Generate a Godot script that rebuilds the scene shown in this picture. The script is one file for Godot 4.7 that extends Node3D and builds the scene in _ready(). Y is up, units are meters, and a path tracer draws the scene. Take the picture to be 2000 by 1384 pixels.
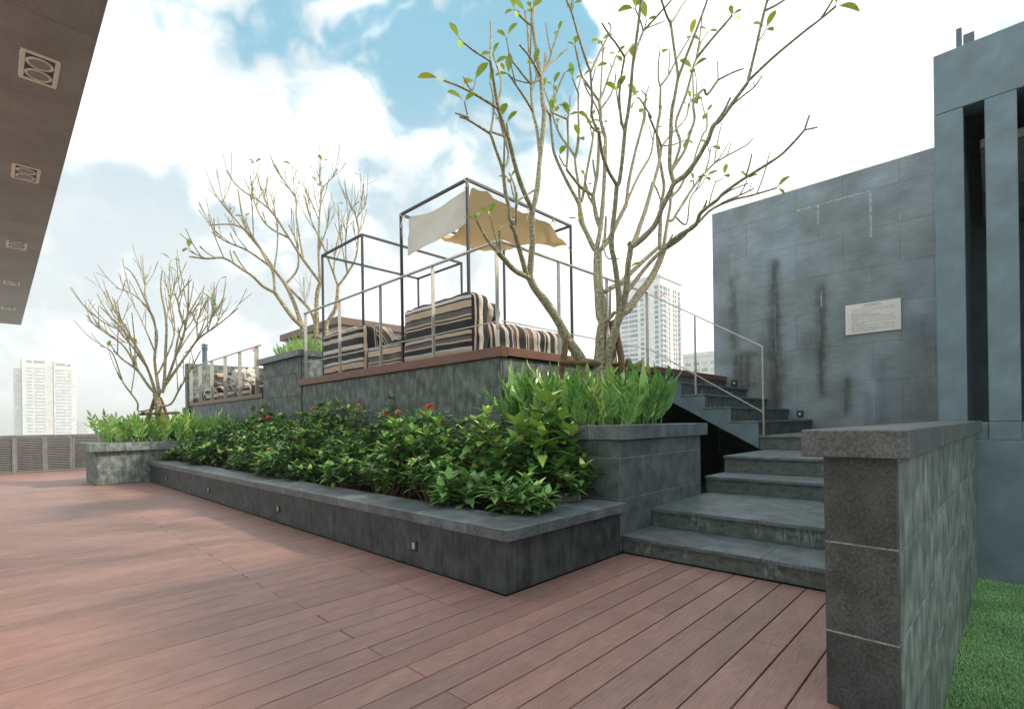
extends Node3D
# Rooftop terrace: x runs along the deck boards, -z along the long planter, y up, metres.

var rng := RandomNumberGenerator.new()
var mesh_cache := {}
var used_names := {}
var M := {}

class Acc:
	var v := PackedVector3Array()
	var n := PackedVector3Array()
	var uv := PackedVector2Array()
	var c := PackedColorArray()
	var idx := PackedInt32Array()
	func quad(a: Vector3, b: Vector3, cc: Vector3, d: Vector3, col := Color.WHITE) -> void:
		var nn := (cc - a).cross(b - a)
		if nn.length() < 1e-12:
			nn = (d - a).cross(cc - a)
		nn = nn.normalized()
		var k := v.size()
		for p in [a, b, cc, d]:
			v.append(p); n.append(nn); uv.append(Vector2.ZERO); c.append(col)
		idx.append_array(PackedInt32Array([k, k + 1, k + 2, k, k + 2, k + 3]))
	func quad_uv(a: Vector3, b: Vector3, cc: Vector3, d: Vector3, ua: Vector2, ub: Vector2, uc: Vector2, ud: Vector2) -> void:
		var k := v.size()
		quad(a, b, cc, d)
		uv[k] = ua; uv[k + 1] = ub; uv[k + 2] = uc; uv[k + 3] = ud
	func box(lo: Vector3, hi: Vector3, col := Color.WHITE) -> void:
		var p := []
		for i in 8:
			p.append(Vector3(hi.x if i & 1 else lo.x, hi.y if i & 2 else lo.y, hi.z if i & 4 else lo.z))
		for f in [[0, 2, 3, 1], [4, 5, 7, 6], [0, 4, 6, 2], [1, 3, 7, 5], [2, 6, 7, 3], [0, 1, 5, 4]]:
			var nn: Vector3 = ((p[f[0]] + p[f[1]] + p[f[2]] + p[f[3]]) * 0.25 - (lo + hi) * 0.5).normalized()
			var k := v.size()
			quad(p[f[0]], p[f[1]], p[f[2]], p[f[3]], col)
			var fn := (p[f[2]] - p[f[0]] as Vector3).cross(p[f[1]] - p[f[0]]).normalized()
			if fn.dot(nn) < 0:
				fn = -fn
			for q in 4:
				n[k + q] = fn
	func stamp(sv: PackedVector3Array, sn: PackedVector3Array, si: PackedInt32Array, xf: Transform3D, col: Color) -> void:
		var k := v.size()
		var nb := xf.basis.inverse().transposed()
		for i in sv.size():
			v.append(xf * sv[i]); n.append((nb * sn[i]).normalized()); uv.append(Vector2.ZERO); c.append(col)
		for i in si:
			idx.append(k + i)
	func tube(pts: Array, rad: Array, sides := 6, caps := true, col := Color.WHITE) -> void:
		var k := v.size()
		var m := pts.size()
		var ref := Vector3.UP
		var prev := Vector3.ZERO
		for i in m:
			var t: Vector3 = (pts[min(i + 1, m - 1)] - pts[max(i - 1, 0)]).normalized()
			if i == 0:
				ref = Vector3.RIGHT if abs(t.x) < 0.7 else Vector3.FORWARD
				prev = (ref - t * ref.dot(t)).normalized()
			else:
				prev = (prev - t * prev.dot(t)).normalized()
			var bi := t.cross(prev)
			for s in sides:
				var an := TAU * s / sides
				var d := prev * cos(an) + bi * sin(an)
				v.append(pts[i] + d * rad[i]); n.append(d); uv.append(Vector2(float(s) / sides, i)); c.append(col)
		for i in m - 1:
			for s in sides:
				var a := k + i * sides + s
				var b := k + i * sides + (s + 1) % sides
				idx.append_array(PackedInt32Array([a, b, a + sides, b, b + sides, a + sides]))
		if caps:
			for e in [0, m - 1]:
				var q := v.size()
				var t: Vector3 = (pts[0] - pts[1] if e == 0 else pts[m - 1] - pts[m - 2]).normalized()
				v.append(pts[e] + t * rad[e] * 0.35); n.append(t); uv.append(Vector2.ZERO); c.append(col)
				for s in sides:
					idx.append_array(PackedInt32Array([q, k + e * sides + s, k + e * sides + (s + 1) % sides]))
	func mesh(turn := true) -> ArrayMesh:
		# every face turned to agree with its normals
		for k in range(0, idx.size() if turn else 0, 3):
			var i0 := idx[k]
			var i1 := idx[k + 1]
			var i2 := idx[k + 2]
			if (v[i2] - v[i0]).cross(v[i1] - v[i0]).dot(n[i0] + n[i1] + n[i2]) < 0.0:
				idx[k + 1] = i2
				idx[k + 2] = i1
		var arr := []
		arr.resize(Mesh.ARRAY_MAX)
		arr[Mesh.ARRAY_VERTEX] = v
		arr[Mesh.ARRAY_NORMAL] = n
		arr[Mesh.ARRAY_TEX_UV] = uv
		arr[Mesh.ARRAY_COLOR] = c
		arr[Mesh.ARRAY_INDEX] = idx
		var am := ArrayMesh.new()
		am.add_surface_from_arrays(Mesh.PRIMITIVE_TRIANGLES, arr)
		return am

# ---------------------------------------------------------------- naming and placing
func P(a: float, y: float, b: float) -> Vector3:
	return Vector3(a, y, -b)

func numbered(called: String) -> String:
	if not used_names.has(called):
		used_names[called] = 0
		return called
	used_names[called] += 1
	return "%s_%03d" % [called, used_names[called]]

func tag(o: Node, label: String, category: String, group := "") -> Node:
	o.set_meta("label", label)
	o.set_meta("category", category)
	if group != "":
		o.set_meta("group", group)
	return o

func thing(called: String, label: String, category: String, at := Vector3.ZERO, group := "") -> Node3D:
	var o := Node3D.new()
	o.name = numbered(called)
	add_child(o)
	o.position = at
	tag(o, label, category, group)
	return o

func structure(called: String) -> Node3D:
	var o := Node3D.new()
	o.name = numbered(called)
	add_child(o)
	o.set_meta("kind", "structure")
	return o

func put(mesh: Mesh, called: String, mat: Material, parent: Node, xf := Transform3D.IDENTITY) -> MeshInstance3D:
	var o := MeshInstance3D.new()
	o.mesh = mesh
	o.name = called if parent != self else numbered(called)
	o.material_override = mat
	o.transform = xf
	o.cast_shadow = GeometryInstance3D.SHADOW_CASTING_SETTING_ON
	parent.add_child(o, true)
	return o

# a box with chamfered edges, shared between equal sizes
func slab_mesh(size: Vector3, ch: float) -> ArrayMesh:
	var key := "%d_%d_%d_%d" % [roundi(size.x * 1000), roundi(size.y * 1000), roundi(size.z * 1000), roundi(ch * 10000)]
	if mesh_cache.has(key):
		return mesh_cache[key]
	var h := size * 0.5
	var e: float = min(ch, min(h.x, min(h.y, h.z)) * 0.6)
	var st := Acc.new()
	var i := h - Vector3.ONE * e
	for s in [-1.0, 1.0]:
		_face(st, Vector3(s * h.x, -i.y, -i.z), Vector3(s * h.x, i.y, -i.z), Vector3(s * h.x, i.y, i.z), Vector3(s * h.x, -i.y, i.z))
		_face(st, Vector3(-i.x, s * h.y, -i.z), Vector3(i.x, s * h.y, -i.z), Vector3(i.x, s * h.y, i.z), Vector3(-i.x, s * h.y, i.z))
		_face(st, Vector3(-i.x, -i.y, s * h.z), Vector3(i.x, -i.y, s * h.z), Vector3(i.x, i.y, s * h.z), Vector3(-i.x, i.y, s * h.z))
		for t in [-1.0, 1.0]:
			_face(st, Vector3(s * h.x, t * i.y, -i.z), Vector3(s * i.x, t * h.y, -i.z), Vector3(s * i.x, t * h.y, i.z), Vector3(s * h.x, t * i.y, i.z))
			_face(st, Vector3(s * h.x, -i.y, t * i.z), Vector3(s * i.x, -i.y, t * h.z), Vector3(s * i.x, i.y, t * h.z), Vector3(s * h.x, i.y, t * i.z))
			_face(st, Vector3(-i.x, s * h.y, t * i.z), Vector3(-i.x, s * i.y, t * h.z), Vector3(i.x, s * i.y, t * h.z), Vector3(i.x, s * h.y, t * i.z))
			for w in [-1.0, 1.0]:
				_face(st, Vector3(s * h.x, t * i.y, w * i.z), Vector3(s * i.x, t * h.y, w * i.z), Vector3(s * i.x, t * i.y, w * h.z), Vector3(s * i.x, t * i.y, w * h.z))
	var m := st.mesh()
	mesh_cache[key] = m
	return m

func _face(st: Acc, a: Vector3, b: Vector3, c: Vector3, d: Vector3) -> void:
	var mid := (a + b + c + d) * 0.25
	var nn := (c - a).cross(b - a)
	if nn.dot(mid) < 0:
		st.quad(a, d, c, b) if c != d else st.quad(a, c, b, b)
	else:
		st.quad(a, b, c, d)

# box between two corners given as (a, y, b)
func slab(parent: Node, called: String, a0: float, a1: float, y0: float, y1: float, b0: float, b1: float, mat: Material, ch := 0.003) -> MeshInstance3D:
	var size := Vector3(absf(a1 - a0), absf(y1 - y0), absf(b1 - b0))
	return put(slab_mesh(size, ch), called, mat, parent, Transform3D(Basis(), Vector3((a0 + a1) * 0.5, (y0 + y1) * 0.5, -(b0 + b1) * 0.5)))

# rows of stone slabs laid on a wall face. face "x" looks to -x at a = at, face "z" looks to +z at b = at
func clad(parent: Node, face: String, at: float, s0: float, s1: float, y0: float, rows: Array, width: float, mats: Array, gap := 0.004, shift := 0.5, thick := 0.02, called := "stone_slab") -> void:
	var y := y0
	for r in rows.size():
		var hgt: float = rows[r]
		var s: float = s0 - width * (shift if r % 2 else 0.0) * 1.0
		while s < s1 - 0.01:
			var a: float = max(s, s0)
			var b: float = min(s + width, s1)
			if b - a > 0.03:
				var m: Material = mats[rng.randi() % mats.size()]
				var proud := rng.randf_range(0.0, 0.0022)
				if face == "x":
					slab(parent, called, at - proud, at + thick, y + gap * 0.5, y + hgt - gap * 0.5, a + gap * 0.5, b - gap * 0.5, m, 0.0025)
				else:
					slab(parent, called, a + gap * 0.5, b - gap * 0.5, y + gap * 0.5, y + hgt - gap * 0.5, at - proud, at + thick, m, 0.0025)
			s += width
		y += hgt

func curve(pts: Array, rad: Array, per := 3) -> Array:
	# Catmull-Rom through pts
	var op := []
	var orr := []
	var m := pts.size()
	for i in m - 1:
		var p0: Vector3 = pts[max(i - 1, 0)]
		var p1: Vector3 = pts[i]
		var p2: Vector3 = pts[i + 1]
		var p3: Vector3 = pts[min(i + 2, m - 1)]
		for k in per:
			var t := float(k) / per
			op.append(0.5 * (2.0 * p1 + (p2 - p0) * t + (2.0 * p0 - 5.0 * p1 + 4.0 * p2 - p3) * t * t + (3.0 * p1 - p0 - 3.0 * p2 + p3) * t * t * t))
			orr.append(lerpf(rad[i], rad[i + 1], t))
	op.append(pts[m - 1])
	orr.append(rad[m - 1])
	return [op, orr]

# ---------------------------------------------------------------- textures and materials
func lin(r: float, g: float, b: float) -> Color:
	return Color(r, g, b).linear_to_srgb()

func fnl(seed_: int, freq: float, oct := 4, type := FastNoiseLite.TYPE_SIMPLEX_SMOOTH) -> FastNoiseLite:
	var f := FastNoiseLite.new()
	f.seed = seed_
	f.noise_type = type
	f.frequency = freq
	f.fractal_type = FastNoiseLite.FRACTAL_FBM if oct > 1 else FastNoiseLite.FRACTAL_NONE
	f.fractal_octaves = oct
	return f

# seamless grey sheet from two or three stretched noises: each layer [seed, freq x, freq y, octaves, weight]; values round 1
func sheet(size: int, layers: Array, lo: float, hi: float, tint := Color(1, 1, 1)) -> Image:
	var img := Image.create(size, size, false, Image.FORMAT_RGB8)
	var ns := []
	for l in layers:
		ns.append(fnl(l[0], 1.0, l[3]))
	for j in size:
		var w := float(j) / size
		var wj := smoothstep(0.3, 1.0, w)
		for i in size:
			var val := 0.0
			var u := float(i) / size
			var wi := smoothstep(0.3, 1.0, u)
			for q in layers.size():
				var l: Array = layers[q]
				# cross-blended with its own shifted copies, so the sheet is seamless
				var n: FastNoiseLite = ns[q]
				var top: float = n.get_noise_2d(u * l[1], w * l[2])
				if wi > 0.0:
					top = (top * (1.0 - wi) + n.get_noise_2d((u - 1.0) * l[1], w * l[2]) * wi) / sqrt(wi * wi + (1.0 - wi) * (1.0 - wi))
				if wj > 0.0:
					var bot: float = n.get_noise_2d(u * l[1], (w - 1.0) * l[2])
					if wi > 0.0:
						bot = (bot * (1.0 - wi) + n.get_noise_2d((u - 1.0) * l[1], (w - 1.0) * l[2]) * wi) / sqrt(wi * wi + (1.0 - wi) * (1.0 - wi))
					top = (top * (1.0 - wj) + bot * wj) / sqrt(wj * wj + (1.0 - wj) * (1.0 - wj))
				val += l[4] * top
			var t: float = clampf(0.5 + val, 0.0, 1.0)
			var g := lerpf(lo, hi, t)
			img.set_pixel(i, j, Color(g * lerpf(tint.r, 1.0, t), g * lerpf(tint.g, 1.0, t), g * lerpf(tint.b, 1.0, t)))
	return img

func tex(img: Image) -> ImageTexture:
	img.generate_mipmaps()
	return ImageTexture.create_from_image(img)

func bump_of(img: Image, strength: float) -> ImageTexture:
	var b: Image = img.duplicate()
	b.clear_mipmaps()
	b.convert(Image.FORMAT_RGBA8)
	b.bump_map_to_normal_map(strength)
	return tex(b)

func mat(col: Color, rough: float, t: Texture2D = null, scale := Vector3.ONE, nt: Texture2D = null, nscale := 1.0, metal := 0.0, offset := Vector3.ZERO) -> StandardMaterial3D:
	var m := StandardMaterial3D.new()
	m.albedo_color = col
	m.roughness = rough
	m.metallic = metal
	if t or nt:
		m.uv1_triplanar = true
		m.uv1_world_triplanar = true
		m.uv1_scale = scale
		m.uv1_offset = offset
	if t:
		m.albedo_texture = t
	if nt:
		m.normal_enabled = true
		m.normal_texture = nt
		m.normal_scale = nscale
	return m

func make_materials() -> void:
	var stone := sheet(512, [[1, 4.0, 4.0, 5, 0.5], [2, 46.0, 46.0, 3, 0.55], [3, 190.0, 190.0, 1, 0.55]], 0.55, 1.0, Color(0.93, 1.0, 0.97))
	var streak := sheet(512, [[4, 26.0, 1.5, 4, 0.26], [5, 7.0, 5.0, 5, 0.6], [6, 190.0, 170.0, 2, 0.5]], 0.46, 1.0, Color(0.92, 1.0, 0.98))
	var wood := sheet(512, [[7, 3.0, 110.0, 3, 0.30], [8, 5.0, 7.0, 5, 0.30], [9, 16.0, 240.0, 1, 0.35]], 0.74, 1.0)
	var plaster := sheet(512, [[10, 6.0, 6.0, 5, 0.6], [11, 120.0, 120.0, 2, 0.3]], 0.8, 1.0)
	var bark := sheet(256, [[12, 5.0, 8.0, 4, 0.8], [13, 24.0, 40.0, 3, 0.6]], 0.45, 1.0, Color(0.95, 0.98, 0.85))
	var weave := sheet(256, [[14, 100.0, 8.0, 1, 0.5], [15, 8.0, 100.0, 1, 0.5]], 0.75, 1.0)
	var tw := tex(wood)
	var ts := tex(stone)
	var tk := tex(streak)
	var tp := tex(plaster)
	var tb := tex(bark)
	M.weave = tex(weave)
	var bs := bump_of(stone, 2.0)
	var bk := bump_of(streak, 1.5)
	var bw := bump_of(wood, 1.2)
	var bp := bump_of(plaster, 2.0)
	var bb := bump_of(bark, 5.0)
	# deck boards: brown composite, several tones
	M.boards = []
	for k in 7:
		var f := 0.91 + 0.03 * k
		var red := 1.0 + 0.018 * sin(k * 2.3)
		M.boards.append(mat(lin(0.365 * f * red, 0.213 * f, 0.183 * f / red), 0.5, tw, Vector3(0.55, 1.0, 0.9), bw, 0.25, 0.0, Vector3(k * 0.37, 0, k * 0.21)))
	# grey-green slate, streaked for walls, plain for caps and treads
	M.wall = []
	M.cap = []
	for k in 6:
		var f := 0.82 + 0.075 * k
		M.wall.append(mat(lin(0.198 * f, 0.228 * f, 0.218 * f), 0.62, tk, Vector3(0.8, 0.8, 0.8), bk, 0.35, 0.0, Vector3(k * 0.31, k * 0.17, k * 0.23)))
		M.cap.append(mat(lin(0.195 * f, 0.228 * f, 0.248 * f), 0.4, ts, Vector3(1.1, 1.1, 1.1), bs, 0.25, 0.0, Vector3(k * 0.4, k * 0.1, k * 0.3)))
	# dark slates: near pier end, its shade put into the colour; long seat wall
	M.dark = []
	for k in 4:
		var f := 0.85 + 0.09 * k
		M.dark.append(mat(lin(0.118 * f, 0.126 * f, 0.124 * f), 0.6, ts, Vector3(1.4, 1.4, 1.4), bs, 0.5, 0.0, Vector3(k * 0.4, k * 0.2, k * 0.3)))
	M.bed = []
	for k in 4:
		var f := 0.88 + 0.08 * k
		M.bed.append(mat(lin(0.094 * f, 0.106 * f, 0.112 * f), 0.55, tk, Vector3(0.9, 0.9, 0.9), bk, 0.4, 0.0, Vector3(k * 0.4, k * 0.2, k * 0.3)))
	M.pale = []
	for k in 5:
		var f := 0.85 + 0.08 * k
		M.pale.append(mat(lin(0.325 * f, 0.368 * f, 0.350 * f), 0.65, tk, Vector3(1.0, 1.0, 1.0), bk, 0.4, 0.0, Vector3(k * 0.29, k * 0.19, k * 0.23)))
	M.tile = []
	for k in 5:
		var f := 0.84 + 0.08 * k
		M.tile.append(mat(lin(0.190 * f, 0.215 * f, 0.222 * f), 0.55, ts, Vector3(1.3, 1.3, 1.3), bs, 0.35, 0.0, Vector3(k * 0.37, k * 0.23, k * 0.41)))
	M.cap_light = mat(lin(0.175, 0.190, 0.190), 0.4, ts, Vector3(1.1, 1.1, 1.1), bs, 0.3)
	M.grout = mat(lin(0.66, 0.67, 0.65), 0.9, ts, Vector3(2, 2, 2))
	M.core = mat(lin(0.16, 0.165, 0.16), 0.9, ts, Vector3(1, 1, 1))
	M.teal = mat(lin(0.185, 0.268, 0.300), 0.55, tp, Vector3(0.5, 0.5, 0.5), bp, 0.35)
	M.trim = mat(lin(0.215, 0.098, 0.062), 0.5, tw, Vector3(0.6, 1.5, 0.6), bw, 0.2)
	M.soil = mat(lin(0.06, 0.04, 0.028), 1.0, ts, Vector3(3, 3, 3), bs, 1.0)
	M.concrete = mat(lin(0.06, 0.06, 0.06), 0.9, ts, Vector3(1, 1, 1))
	M.bark = mat(lin(0.60, 0.54, 0.40), 0.85, tb, Vector3(5, 3.2, 5), bb, 0.8)
	M.bark2 = mat(lin(0.68, 0.58, 0.41), 0.85, tb, Vector3(3, 2, 3), bb, 0.8)
	M.stake = mat(lin(0.30, 0.17, 0.10), 0.8, tb, Vector3(9, 2.0, 9), bb, 1.0)
	M.steel = mat(lin(0.62, 0.60, 0.56), 0.42, tp, Vector3(2, 2, 2), null, 1.0, 0.55)
	M.frame = mat(lin(0.022, 0.027, 0.045), 0.55, tp, Vector3(2, 2, 2))
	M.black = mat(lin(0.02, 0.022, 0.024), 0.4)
	M.lens = mat(lin(0.42, 0.43, 0.42), 0.35)
	M.soffit = []
	for k in 3:
		M.soffit.append(mat(lin(0.30 + 0.014 * k, 0.295 + 0.014 * k, 0.275 + 0.014 * k), 0.38, tp, Vector3(0.3, 0.3, 0.3)))
	M.lamp_rim = mat(lin(0.85, 0.80, 0.70), 0.4)
	M.lamp_dark = mat(lin(0.09, 0.085, 0.075), 0.6)
	M.lamp_ring = mat(lin(0.72, 0.72, 0.66), 0.35)
	M.lamp_glass = mat(lin(0.25, 0.26, 0.25), 0.15)
	M.louver = mat(lin(0.25, 0.25, 0.245), 0.5, tp, Vector3(1, 1, 1))
	M.white = mat(lin(0.80, 0.80, 0.78), 0.8, tp, Vector3(0.05, 0.05, 0.05))
	M.white2 = mat(lin(0.70, 0.69, 0.66), 0.8, tp, Vector3(0.05, 0.05, 0.05))
	M.roof_wall = mat(lin(0.72, 0.71, 0.67), 0.8, tp, Vector3(0.5, 0.5, 0.5))
	M.roof_trim = mat(lin(0.21, 0.135, 0.11), 0.6, tw, Vector3(0.5, 1, 0.5))
	M.pane = []
	for c in [lin(0.10, 0.17, 0.20), lin(0.05, 0.09, 0.12), lin(0.24, 0.31, 0.33), lin(0.33, 0.36, 0.35)]:
		M.pane.append(mat(c, 0.15))
	M.pane_pale = mat(lin(0.36, 0.40, 0.42), 0.4)
	M.red = mat(lin(0.55, 0.09, 0.07), 0.6)
	M.sign = mat(lin(0.74, 0.72, 0.68), 0.5)
	M.rope = mat(lin(0.6, 0.58, 0.52), 0.8)
	M.pipe = mat(lin(0.10, 0.15, 0.19), 0.45)
	M.rock = mat(lin(0.36, 0.37, 0.36), 0.9, ts, Vector3(4, 4, 4), bs, 1.0)
	# leaves: colour varies leaf by leaf (vertex colours)
	M.leaf = StandardMaterial3D.new()
	M.leaf.vertex_color_use_as_albedo = true
	M.leaf.roughness = 0.42
	M.leaf.backlight_enabled = true
	M.leaf.backlight = Color(0.14, 0.2, 0.05)
	M.leaves = []
	for c in [lin(0.075, 0.19, 0.05), lin(0.11, 0.255, 0.06), lin(0.17, 0.36, 0.08), lin(0.055, 0.14, 0.055), lin(0.32, 0.52, 0.11), lin(0.46, 0.60, 0.16), lin(0.42, 0.36, 0.06)]:
		var lm := mat(c, 0.4)
		lm.backlight_enabled = true
		lm.backlight = Color(0.14, 0.2, 0.05)
		M.leaves.append(lm)
	M.fronds = []
	for c in [lin(0.14, 0.33, 0.085), lin(0.21, 0.43, 0.11), lin(0.085, 0.22, 0.065), lin(0.30, 0.50, 0.14), lin(0.42, 0.56, 0.14)]:
		var lm := mat(c, 0.36)
		lm.backlight_enabled = true
		lm.backlight = Color(0.2, 0.28, 0.06)
		M.fronds.append(lm)
	M.tree_leaf = []
	for c in [lin(0.30, 0.45, 0.10), lin(0.36, 0.50, 0.12), lin(0.20, 0.37, 0.09), lin(0.62, 0.48, 0.04)]:
		var lm := mat(c, 0.5)
		lm.backlight_enabled = true
		lm.backlight = Color(0.4, 0.45, 0.12)
		M.tree_leaf.append(lm)
	M.stem = mat(lin(0.20, 0.12, 0.06), 0.8)
	M.petal_red = mat(lin(0.62, 0.05, 0.03), 0.5)
	M.petal_yellow = mat(lin(0.62, 0.50, 0.08), 0.5)
	M.petal_orange = mat(lin(0.55, 0.20, 0.06), 0.5)
	M.petal_pink = mat(lin(0.65, 0.12, 0.22), 0.5)
	# canvas of the cabana roof
	M.canvas = mat(lin(0.68, 0.585, 0.43), 0.85, M.weave, Vector3(6, 6, 6))
	M.canvas.backlight_enabled = true
	M.canvas.backlight = Color(0.82, 0.72, 0.55)
	M.canvas_pale = mat(lin(0.72, 0.71, 0.65), 0.85, M.weave, Vector3(6, 6, 6))
	M.canvas_pale.backlight_enabled = true
	M.canvas_pale.backlight = Color(0.4, 0.38, 0.32)
	# striped woven upholstery: a run of stripes
	var run := [[5, 0], [2, 2], [1, 1], [3, 0], [1, 2], [2, 3], [1, 0], [2, 2], [6, 0], [1, 2], [1, 0], [1, 2], [3, 3], [1, 0], [4, 2], [1, 0], [2, 1], [4, 0], [1, 2], [2, 0], [1, 2], [2, 1]]
	var cols := [Color(0.115, 0.12, 0.13), Color(0.74, 0.73, 0.71), Color(0.72, 0.635, 0.55), Color(0.36, 0.345, 0.335)]
	var total := 0
	for r in run:
		total += r[0]
	var fab := Image.create(1024, 128, false, Image.FORMAT_RGB8)
	var fx := fnl(77, 0.5, 2)
	for i in 1024:
		var at := float(i) / 1024.0 * total
		var pick := 0
		var sum := 0.0
		for r in run:
			sum += r[0]
			if at < sum:
				pick = r[1]
				break
		for j in 128:
			var f: float = 1.0 + 0.22 * fx.get_noise_2d(i * 0.9, j * 0.35) + 0.10 * fx.get_noise_2d(i * 0.08 + 900, j * 1.7)
			var cc: Color = cols[pick]
			fab.set_pixel(i, j, Color(cc.r * f, cc.g * f, cc.b * f))
	M.fabric = StandardMaterial3D.new()
	M.fabric.albedo_texture = tex(fab)
	M.fabric.roughness = 0.9
	M.fabric.rim_enabled = true
	M.fabric.rim = 0.2

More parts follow.
